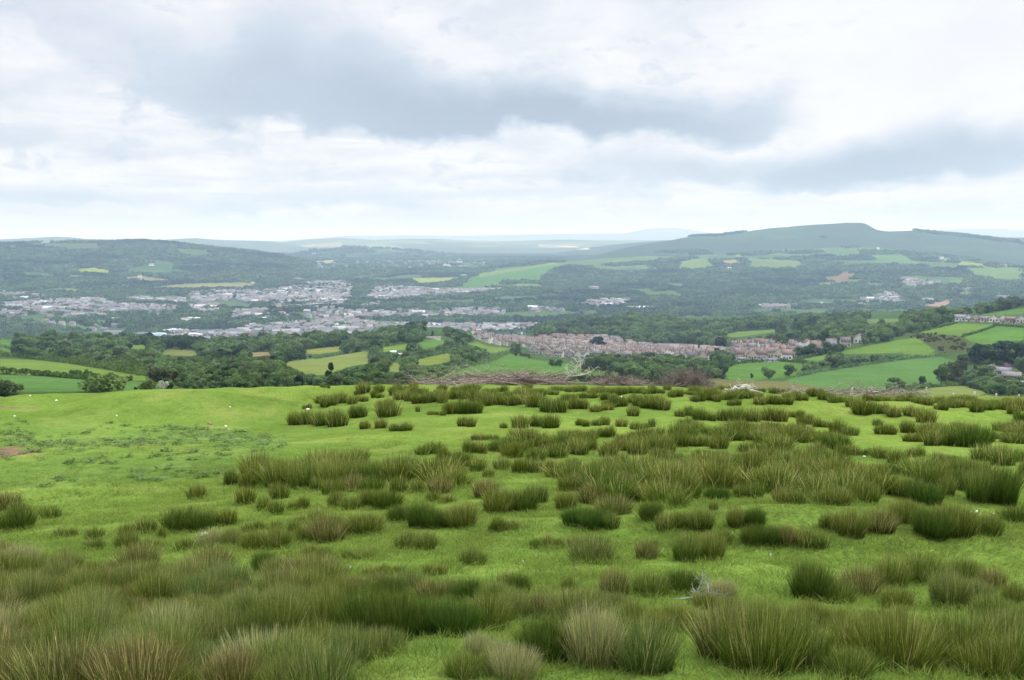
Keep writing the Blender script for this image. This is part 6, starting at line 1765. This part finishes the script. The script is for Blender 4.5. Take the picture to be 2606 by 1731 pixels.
for (p, w, h, lab) in [
    (K4((805, 296))[0], 6, 4.5, 'white stone in the dip between the left mounds'), (K4((1560, 368))[0], 7, 4, 'white stone below the right end of the mounds'), (K4((1580, 388))[0], 4, 3, 'tiny white stone just below the one under the mounds'),
    (K4((100, 298))[0], 5, 3, 'white speck of stone left of the mounds'), (K4((2128, 251))[0], 10, 5, 'white stone in a small brown tussock on the far left'), (K4((1408, 1118))[0], 25, 7, 'long flat white stone under the dark rush clump on the left'),
    (K4((132, 1082))[0], 6, 6, 'round white stone at the foot of the left edge rushes'), (K4((1590, 234))[0], 5, 3, 'white stone on the back mound'), (K4((388, 190))[0], 7, 3, 'flat white stone above the bare earth'), (K4((208, 158))[0], 4, 3, 'small white stone on the bank at the left edge'),
    (K5((2050, 212))[0], 7, 4, 'white stone in the far rushes below the dead bush'), (K6((2010, 975))[0], 7, 4, 'left of two white stones beside the big right hand clump'), (K6((2046, 976))[0], 9, 4, 'right of two white stones beside the big right hand clump'), (K6((2160, 988))[0], 4, 4, 'tiny white stone right of the two'),
    (K6((1300, 608))[0], 8, 4, 'white stone in the grass lane on the right'), (K6((1065, 1172))[0], 9, 6, 'white stone at the right end of the broad dark clump'), (K6((437, 414))[0], 6, 3, 'flat white stone on the yellow lawn at the right'),
    (K8((56, 330))[0], 6, 6, 'small white stone on the turf near the middle'), (K7((1620, 358))[0], 12, 4, 'flat pale stone above the front belt'), (K7((2015, 258))[0], 5, 4, 'small white stone right of the middle tussock'), (K8((1195, 298))[0], 5, 3, 'white chip in the turf lane at the right'),
]:
    stone(p[0], p[1], w, h, lab)
stone(*K4((1447, 354))[0], 15, 8, 'brown boulder below the right mound', M_stone_b)
stone(*K8((298, 362))[0], 12, 4, 'flat reddish stone in the turf behind the front belt', M_stone_b)

# ------------------------------------------------------------------ dead wood along the far edge
M_twig = flat_mat('dead_twigs', (.26, .22, .195), .3, 6.0, .95); M_twig_d = flat_mat('dark_dead_twigs', (.110, .082, .068), .3, 6.0, .95); M_bleach = flat_mat('bleached_wood', (.52, .50, .46), .15, 8.0, .9)
M_post = flat_mat('weathered_post', (.40, .36, .30), .2, 6.0)


def spot(u, v):
    for k in range(30):   # just below the brow when the line of sight passes over it
        x, y, z = (float(q[0]) for q in hit([u], [v + .8 * k], [meadow]))
        if not math.isnan(x) and math.hypot(x, y) < 58:
            break
    return x, y, z, math.hypot(x, y)


def twigs(b, p0, L, rad, r, depth, dirn, mat, droop=.0, flat=1.0):
    """a branch with side shoots"""
    pts = [np.array(p0, float)]; dv = np.array(dirn, float)
    for k in range(4):
        dv = dv + r.normal(0, .18, 3) + np.array([0, 0, -droop]); dv /= np.linalg.norm(dv)
        pts.append(pts[-1] + dv * L / 4)
    b.tube(pts, np.linspace(rad, rad * .4, 5), 5 if depth > 1 else 4, mat, None, depth > 1)
    if depth > 0:
        for k in range(3 if depth > 1 else 4):
            q = pts[int(r.integers(1, 5))]
            d2 = dv + r.normal(0, .75, 3) * np.array([1, 1, flat]); d2 /= np.linalg.norm(d2)
            twigs(b, q, L * r.uniform(.4, .7) * (.5 + .5 * flat), rad * .6, r, depth - 1, d2, mat, droop, flat)


def brush_heap(u0, u1, v, h_px, n, label, seed, rise=.25, heap=(.0, .5, 1.0), name='brushwood_pile', mats=(M_twig, M_twig_d, M_bleach), fine=1.0):
    r = np.random.default_rng(seed)
    x, y, z, d = spot((u0 + u1) / 2, v); wid = (u1 - u0) * d / F; hh = h_px * d / F
    o = link(name, None, None, (x, y, z)); o['label'] = label; o['category'] = 'brushwood'
    b = MB(); lg = MB()
    for k in range(n):
        t = np.clip(r.beta(1.6, 1.6), 0, 1); px_ = (t - .5) * wid; prof = hh * (math.sin(PI * t) ** .7)
        zz = prof * r.uniform(0, .9); L = r.uniform(.5, 1.7) if rise < .28 else r.uniform(.22, .55)
        a = r.normal(0, .5) + (PI if r.uniform() < .5 else 0)
        fl = .3 if rise < .28 else 1.0
        dirn = (math.cos(a), math.sin(a) * .6, r.normal(.05, rise) * fl)
        twigs(b, (px_, r.normal(0, .35), zz), L, r.uniform(.007, .02) * fine, r, 1, dirn, 0 if r.uniform() < .62 else 1, .03, fl)
    link('twigs', b.mesh('twigs', [mats[0], mats[1]]), o)
    for k in range(max(3, n // 14)):
        t = r.uniform(.08, .92); a = r.normal(0, .18); L = r.uniform(1.0, 2.4) if rise < .28 else r.uniform(.4, .8); q = np.array([(t - .5) * wid, r.normal(0, .3), hh * r.uniform(.05, .55) * math.sin(PI * t)])
        lg.tube([q, q + np.array([L * .5 * math.cos(a), L * .5 * math.sin(a), r.normal(.03, .06)]), q + np.array([L * math.cos(a), L * math.sin(a), r.normal(0, .1)])], np.array([.032, .028, .014]) * fine, 6)
    link('branches', lg.mesh('branches', mats[2] if name == 'fallen_branches' else mats[0]), o)
    return o


brush_heap(1165, 1425, 979, 27, 620, 'long heap of grey brown cut brushwood on the skyline right of the middle', 11)
brush_heap(1050, 1190, 979, 13, 90, 'low pale end of scattered sticks left of the brushwood heap', 12, .15)
brush_heap(1500, 1660, 982, 20, 420, 'low tangle of dead bramble between the bare branch and the dead bush', 13, .5, name='bramble_heap', fine=.7)
brush_heap(1690, 1810, 985, 40, 1000, 'round grey brown dead bush on the skyline', 14, .9, name='dead_bush', fine=.6)
brush_heap(1960, 2360, 1004, 9, 260, 'pale dead stalks along the old fence at the right', 15, .3, name='dead_stalks', fine=.7)
brush_heap(1850, 1900, 996, 11, 26, 'small pile of bleached white sticks right of the dead bush', 16, .3, name='fallen_branches', mats=(M_bleach, M_bleach, M_bleach))


def dead_branch(u, v, label, stems, seed, mat=M_bleach, name='dead_branch', rad=.04, shoots=True):
    r = np.random.default_rng(seed); x, y, z, d = spot(u, v); k = d / F
    o = link(name, None, None, (x, y, z)); o['label'] = label; o['category'] = 'dead branch'
    b = MB()
    for pts in stems:
        P = [np.array([p[0] * k, p[2] * k if len(p) > 2 else 0, p[1] * k]) for p in pts]
        b.tube(P, np.linspace(rad, rad * .3, len(P)), 6)
    link('limb', b.mesh('limb', mat), o)
    t = MB()
    for pts in stems:
        for p in pts[1:]:
            for q in range(3 if shoots else 0):
                dv = np.array([r.normal(.3, .6), r.normal(0, .5), r.uniform(.1, 1)]); dv /= np.linalg.norm(dv)
                twigs(t, np.array([p[0] * k, 0, p[1] * k]), r.uniform(12, 30) * k, rad * .28, r, 1, dv, 0)
    if t.n:
        link('twigs', t.mesh('twigs', mat), o)
    return o


dead_branch(1418, 975, 'bleached forked dead branch rising out of the brushwood heap', [[(0, 0), (18, 10), (30, 22), (46, 30), (52, 46), (60, 56)], [(30, 22), (60, 24), (85, 32)], [(36, 25), (48, 44), (52, 58)]], 21, rad=.05)
dead_branch(1420, 980, 'long straight grey pole lying right of the forked branch', [[(0, 0), (50, 4), (95, 9)]], 22, M_twig, 'fallen_pole', .04, False)
dead_branch(2210, 1003, 'white crooked log lying by the fence on the right', [[(0, 6), (20, 3), (36, 0)], [(12, 4), (30, 5)]], 23, M_bleach, 'fallen_log', .05, False)
dead_branch(1772, 1530, 'grey forked dead branch lying behind the front rushes', [[(-55, 3), (-20, 6, 4), (20, 2), (34, 12), (28, 40)], [(20, 2), (0, 20, 5), (10, 44)], [(-20, 6), (10, 12), (28, 20)], [(24, 6), (44, -4), (60, 4)]], 24, flat_mat('grey_dead_wood', (.24, .24, .235), .15, 30.0), rad=.0085)


def stick(u, v, h, label):
    x, y, z, d = spot(u, v); b = MB(); k = d / F
    b.tube([(0, 0, -.05), (2 * k, 0, h * .5 * k), (-1 * k, 0, h * k)], [.02, .022, .014], 6)
    o = link('bone_white_stick', b.mesh('bone_white_stick', M_bleach), None, (x, y, z)); o['label'] = label; o['category'] = 'stick'


stick(*K6((812, 498))[0], 12, 'short white upright stick in the right hand rushes')
stick(*K8((803, 326))[0], 12, 'white upright stick before the tall olive clump')
stick(*K6((2012, 300))[0], 9, 'white marker stick in the far rushes at the right')

# old post and wire fence along the far right edge
fence = link('wire_fence', None); fence['label'] = 'old wooden post and wire fence along the far right edge of the meadow'; fence['category'] = 'fence'
posts = []
for (u, v, h, t) in [(1985, 1000, 10, 0), (2080, 1002, 9, .1), (2165, 1004, 19, .25), (2217, 1004, 18, .02), (2300, 1006, 12, 0), (2357, 1008, 22, .0), (2425, 1010, 9, .1), (2480, 1012, 14, 0), (2535, 1014, 12, 0), (2592, 1015, 11, .05)]:
    x, y, z, d = spot(u, v); hh = h * d / F
    b = MB(); b.tube([(x, y, z - .2), (x + t * hh * .5, y, z + hh * .5), (x + t * hh, y, z + hh)], [.036, .034, .03], 7)
    link('post', b.mesh('post', M_post), fence); posts.append((x + t * hh, y, z + hh * .85, z))
for f_ in (.85, .5):
    b = MB(); pts_ = []
    for (p, q) in zip(posts[:-1], posts[1:]):
        for s_ in (0, .5):
            pts_.append((p[0] + (q[0] - p[0]) * s_, p[1] + (q[1] - p[1]) * s_, (p[3] + (p[2] - p[3]) * f_) * (1 - s_) + (q[3] + (q[2] - q[3]) * f_) * s_ - .04 * (s_ > 0)))
    b.tube(pts_, .006, 4); link('wire', b.mesh('wire', M_twig), fence)
# ------------------------------------------------------------------ camera
cam_d = bpy.data.cameras.new('camera')
cam_d.sensor_width = 36.0; cam_d.sensor_fit = 'HORIZONTAL'
cam_d.lens = 36.0 * F / W
cam_d.clip_start = 0.1; cam_d.clip_end = 80000
cam = bpy.data.objects.new('camera', cam_d); C.objects.link(cam)
cam.location = (0, 0, 0); cam.rotation_euler = (PI / 2 - PITCH, 0, 0)
bpy.context.scene.camera = cam

# ------------------------------------------------------------------ daylight: overcast sky with soft sun
SUN_EL, SUN_AZ = math.radians(60), math.radians(72)   # azimuth from +Y towards +X
world = bpy.data.worlds.new('World'); bpy.context.scene.world = world
world.use_nodes = True
nt = world.node_tree; nt.nodes.clear()
out = nt.nodes.new('ShaderNodeOutputWorld'); bg = nt.nodes.new('ShaderNodeBackground')
nt.links.new(bg.outputs[0], out.inputs[0])
BG = 0.1
bg.inputs['Strength'].default_value = BG
sky = nt.nodes.new('ShaderNodeTexSky'); sky.sky_type = 'NISHITA'; sky.sun_disc = False
sky.sun_elevation = SUN_EL; sky.sun_rotation = SUN_AZ; sky.altitude = 250; sky.air_density = 1.3; sky.dust_density = 1.5
tc = nt.nodes.new('ShaderNodeTexCoord')
sep = nt.nodes.new('ShaderNodeSeparateXYZ'); nt.links.new(tc.outputs['Generated'], sep.inputs[0])
dx, dy, dz = sep.outputs
AZ = mathn(nt, 'ARCTAN2', dx, dy)
EL = mathn(nt, 'ARCSINE', dz)
AZd = mathn(nt, 'MULTIPLY', AZ, 180 / PI)
ELd = mathn(nt, 'MULTIPLY', EL, 180 / PI)
# coordinates on the cloud deck (flat layer seen in perspective)
inv = mathn(nt, 'DIVIDE', 1.0, mathn(nt, 'MAXIMUM', mathn(nt, 'ADD', dz, 0.10), 0.03))
cv = nt.nodes.new('ShaderNodeCombineXYZ')
nt.links.new(mathn(nt, 'MULTIPLY', dx, inv), cv.inputs[0]); nt.links.new(mathn(nt, 'MULTIPLY', dy, inv), cv.inputs[1])
deck = cv.outputs[0]
# coordinates in degrees, for billows
cb = nt.nodes.new('ShaderNodeCombineXYZ')
nt.links.new(AZd, cb.inputs[0]); nt.links.new(mathn(nt, 'MULTIPLY', ELd, 2.0), cb.inputs[1])
bil = cb.outputs[0]
nA = noisen(nt, bil, 0.16, 5, 0.6)
nB = noisen(nt, bil, 0.45, 5, 0.6, 0.4)
nD = noisen(nt, deck, 0.9, 5, 0.55, 0.3)
wob = mathn(nt, 'ADD', mathn(nt, 'MULTIPLY', mathn(nt, 'SUBTRACT', nA, 0.5), 2.6), mathn(nt, 'MULTIPLY', mathn(nt, 'SUBTRACT', nB, 0.5), 1.9))
wobx = mathn(nt, 'MULTIPLY', mathn(nt, 'SUBTRACT', noisen(nt, bil, 0.23, 3, 0.5), 0.5), 3.0)
AZw = mathn(nt, 'ADD', AZd, wobx)


def px_ang(u, v):
    a, s = ray(u, v)
    return math.degrees(float(a)), math.degrees(math.atan(float(s)))


def fcurve(x, pts, lo, hi, ylo, yhi):
    """a float curve over x (degrees) through pts (x, y)"""
    n = nt.nodes.new('ShaderNodeFloatCurve')
    xx = maprange(nt, x, lo, hi, 0, 1, False); nt.links.new(xx, n.inputs['Value'])
    c = n.mapping.curves[0]
    pts = sorted(pts)
    P = [(min(max((a - lo) / (hi - lo), 0), 1), (b - ylo) / (yhi - ylo)) for a, b in pts]
    while len(c.points) < len(P):
        c.points.new(0.5, 0.5)
    for p, q in zip(c.points, P):
        p.location = q
    n.mapping.update()
    return mathn(nt, 'ADD', mathn(nt, 'MULTIPLY', n.outputs[0], yhi - ylo), ylo)


def cloud_base(edge, strength, depth, soft_px=0.5, wobble=1.0, peak=0.35):
    """grey underside of a cloud bank: a ragged lower rim (edge, px), fading upward over depth (px list)"""
    e = fcurve(AZw, [px_ang(u, v) for u, v in edge], -30, 30, -2, 16)
    st = fcurve(AZw, [(px_ang(u, 300)[0], s) for u, s in strength], -30, 30, 0, 1)
    dp = fcurve(AZw, [(px_ang(u, 300)[0], s * 57.3 / F) for u, s in depth], -30, 30, 0, 12)
    h = mathn(nt, 'SUBTRACT', mathn(nt, 'ADD', ELd, mathn(nt, 'MULTIPLY', wob, wobble)), e)
    rise = maprange(nt, h, -soft_px * 0.5, soft_px)
    t = mathn(nt, 'DIVIDE', h, dp)
    fade = mathn(nt, 'SUBTRACT', 1.0, maprange(nt, t, peak, 1.0))
    return mathn(nt, 'MULTIPLY', mathn(nt, 'MULTIPLY', rise, fade), st)


Q = 0.552
b1 = cloud_base([(-300, -60), (0, 10), (110, 120), (220, 190), (330, 225), (414, 276), (552, 318), (712, 312), (800, 350), (884, 345), (1020, 370), (1104, 377), (1240, 352), (1303, 328), (1413, 332), (1507, 366), (1570, 355), (1690, 356), (1830, 382), (1940, 365), (2000, 335), (2200, 300), (2606, 280)],
                [(-300, .2), (100, .22), (300, .30), (480, .55), (620, .72), (800, .78), (1000, .92), (1150, 1.0), (1500, 1.0), (1800, .82), (1920, .68), (2010, .25), (2120, .0), (2606, 0)],
                [(-300, 200), (100, 260), (480, 240), (700, 330), (900, 330), (1100, 240), (1300, 170), (1600, 150), (1900, 160), (2606, 150)], 0.6, 0.8, 0.36)
b2 = cloud_base([(1500, 420), (1840, 478), (1940, 490), (2075, 492), (2215, 480), (2350, 462), (2440, 442), (2490, 462), (2606, 440), (2900, 430)],
                [(1700, 0), (1800, .25), (1900, .55), (2000, .9), (2200, .95), (2400, .85), (2606, .75), (2900, .6)],
                [(1500, 70), (1900, 90), (2100, 130), (2400, 170), (2606, 150)], 0.6, 0.55, 0.35)
b3 = cloud_base([(-300, 520), (0, 522), (190, 518), (400, 540), (552, 545), (800, 520), (1100, 520), (1300, 505), (1400, 500), (1900, 520)],
                [(-300, .45), (0, .45), (190, .42), (400, .3), (700, .34), (900, .30), (1200, .30), (1400, .25), (1800, .10), (2606, .08)],
                [(-300, 50), (700, 55), (1300, 40), (2606, 40)], 0.3, 0.5, 0.3)
b4 = cloud_base([(-300, 400), (0, 395), (120, 390), (230, 400), (360, 412), (470, 410), (552, 390), (700, 440), (900, 470), (1300, 470), (1560, 470), (1660, 472), (1780, 470), (1900, 480)],
                [(-300, .35), (0, .42), (90, .4), (180, .22), (330, .25), (450, .2), (560, .08), (800, .16), (1000, .2), (1300, .24), (1500, .4), (1740, .5), (1850, .3), (1950, 0), (2606, 0)],
                [(-300, 90), (0, 80), (400, 60), (900, 40), (1300, 50), (1600, 120), (1800, 100), (2606, 60)], 0.5, 0.8, 0.3)
g = mathn(nt, 'MAXIMUM', b1, b2)
g = mathn(nt, 'ADD', g, mathn(nt, 'MULTIPLY', b3, mathn(nt, 'SUBTRACT', 1.0, g)))
g = mathn(nt, 'ADD', g, mathn(nt, 'MULTIPLY', b4, mathn(nt, 'SUBTRACT', 1.0, g)))
# general mottling of the overcast, less towards the bright upper right
mott = maprange(nt, mathn(nt, 'ADD', mathn(nt, 'MULTIPLY', nD, 0.6), mathn(nt, 'MULTIPLY', nA, 0.5)), 0.45, 0.75, 0.0, 1.0)
# long thin streaks of the layered deck
ck = nt.nodes.new('ShaderNodeCombineXYZ'); nt.links.new(mathn(nt, 'MULTIPLY', AZd, .10), ck.inputs[0]); nt.links.new(mathn(nt, 'MULTIPLY', ELd, 1.1), ck.inputs[1])
streak = maprange(nt, noisen(nt, ck.outputs[0], 1.0, 6, .62, .5), .42, .72)
mott = mathn(nt, 'MAXIMUM', mott, mathn(nt, 'MULTIPLY', streak, maprange(nt, ELd, 6, 11, .7, .3)))
mott = mathn(nt, 'MAXIMUM', mott, mathn(nt, 'MULTIPLY', maprange(nt, mathn(nt, 'ADD', mathn(nt, 'MULTIPLY', nB, .65), mathn(nt, 'MULTIPLY', nA, .35)), .48, .64), .85))
right = maprange(nt, AZd, 4, 18, 1.0, 0.25)
lowr = maprange(nt, ELd, 3.5, 6.5, 1.0, 0.0)
mott = mathn(nt, 'MULTIPLY', mott, mathn(nt, 'MAXIMUM', right, lowr))
g = mathn(nt, 'ADD', g, mathn(nt, 'MULTIPLY', mathn(nt, 'MULTIPLY', mott, 0.42), mathn(nt, 'SUBTRACT', 1.0, g)))
ramp = nt.nodes.new('ShaderNodeValToRGB'); nt.links.new(g, ramp.inputs[0])
el = ramp.color_ramp.elements
el[0].position = 0.0; el[0].color = (.90, .905, .93, 1)
el[1].position = 1.0; el[1].color = (0.39, 0.46, 0.565, 1)
for p, c in ((0.22, (.745, .77, .835, 1)), (0.5, (.58, .65, .75, 1))):
    e_ = el.new(p); e_.color = c
cloud = ramp.outputs[0]
# thin bluish air just above the horizon
hz = maprange(nt, ELd, 0.2, 2.6, 1.0, 0.0)
cloud = mixc(nt, mathn(nt, 'MULTIPLY', hz, 0.85), cloud, (.50, .545, .59))
# an overcast dome is about three times as bright overhead as at its rim
zen = maprange(nt, ELd, 17, 60, .835, 2.7)
vm = nt.nodes.new('ShaderNodeVectorMath'); vm.operation = 'SCALE'
nt.links.new(cloud, vm.inputs[0]); nt.links.new(mathn(nt, 'MULTIPLY', zen, 1.0 / BG), vm.inputs['Scale'])
cover = 0.95
nt.links.new(mixc(nt, cover, sky.outputs[0], vm.outputs[0]), bg.inputs['Color'])

sun_d = bpy.data.lights.new('sun', 'SUN'); sun_d.energy = 2.3; sun_d.angle = math.radians(14); sun_d.color = (1.0, 0.95, 0.87)
sun = bpy.data.objects.new('sun', sun_d); C.objects.link(sun)
sun.rotation_euler = (PI / 2 - SUN_EL, 0, PI - SUN_AZ)
sun.location = (0, 0, 200)

# ------------------------------------------------------------------ the air
hm = bpy.data.materials.new('valley_air'); hm.use_nodes = True
hnt = hm.node_tree; hnt.nodes.clear()
ho = hnt.nodes.new('ShaderNodeOutputMaterial'); hv = hnt.nodes.new('ShaderNodeVolumePrincipled')
hv.inputs['Color'].default_value = (0.50, 0.69, 1.0, 1); hv.inputs['Density'].default_value = 9.6e-5; hv.inputs['Absorption Color'].default_value = (1, 1, 1, 1)
hv.inputs['Anisotropy'].default_value = 0.2
hnt.links.new(hv.outputs[0], ho.inputs['Volume'])
hb = MB(); hb.box(-27000, 27000, -6000, 28000, -260, 330)
hz_o = link('haze', hb.mesh('haze', hm), kind='stuff')
hz_o['label'] = 'thin blue haze over the valley and the far hills'

sc = bpy.context.scene
sc.view_settings.view_transform = 'Standard'; sc.view_settings.look = 'None'
sc.view_settings.exposure = 0.36; sc.view_settings.gamma = 1.0
sc.cycles.use_denoising = True
sc.cycles.volume_bounces = 1
sc.cycles.max_bounces = 6; sc.cycles.diffuse_bounces = 3; sc.cycles.glossy_bounces = 1; sc.cycles.transmission_bounces = 3; sc.cycles.transparent_max_bounces = 8
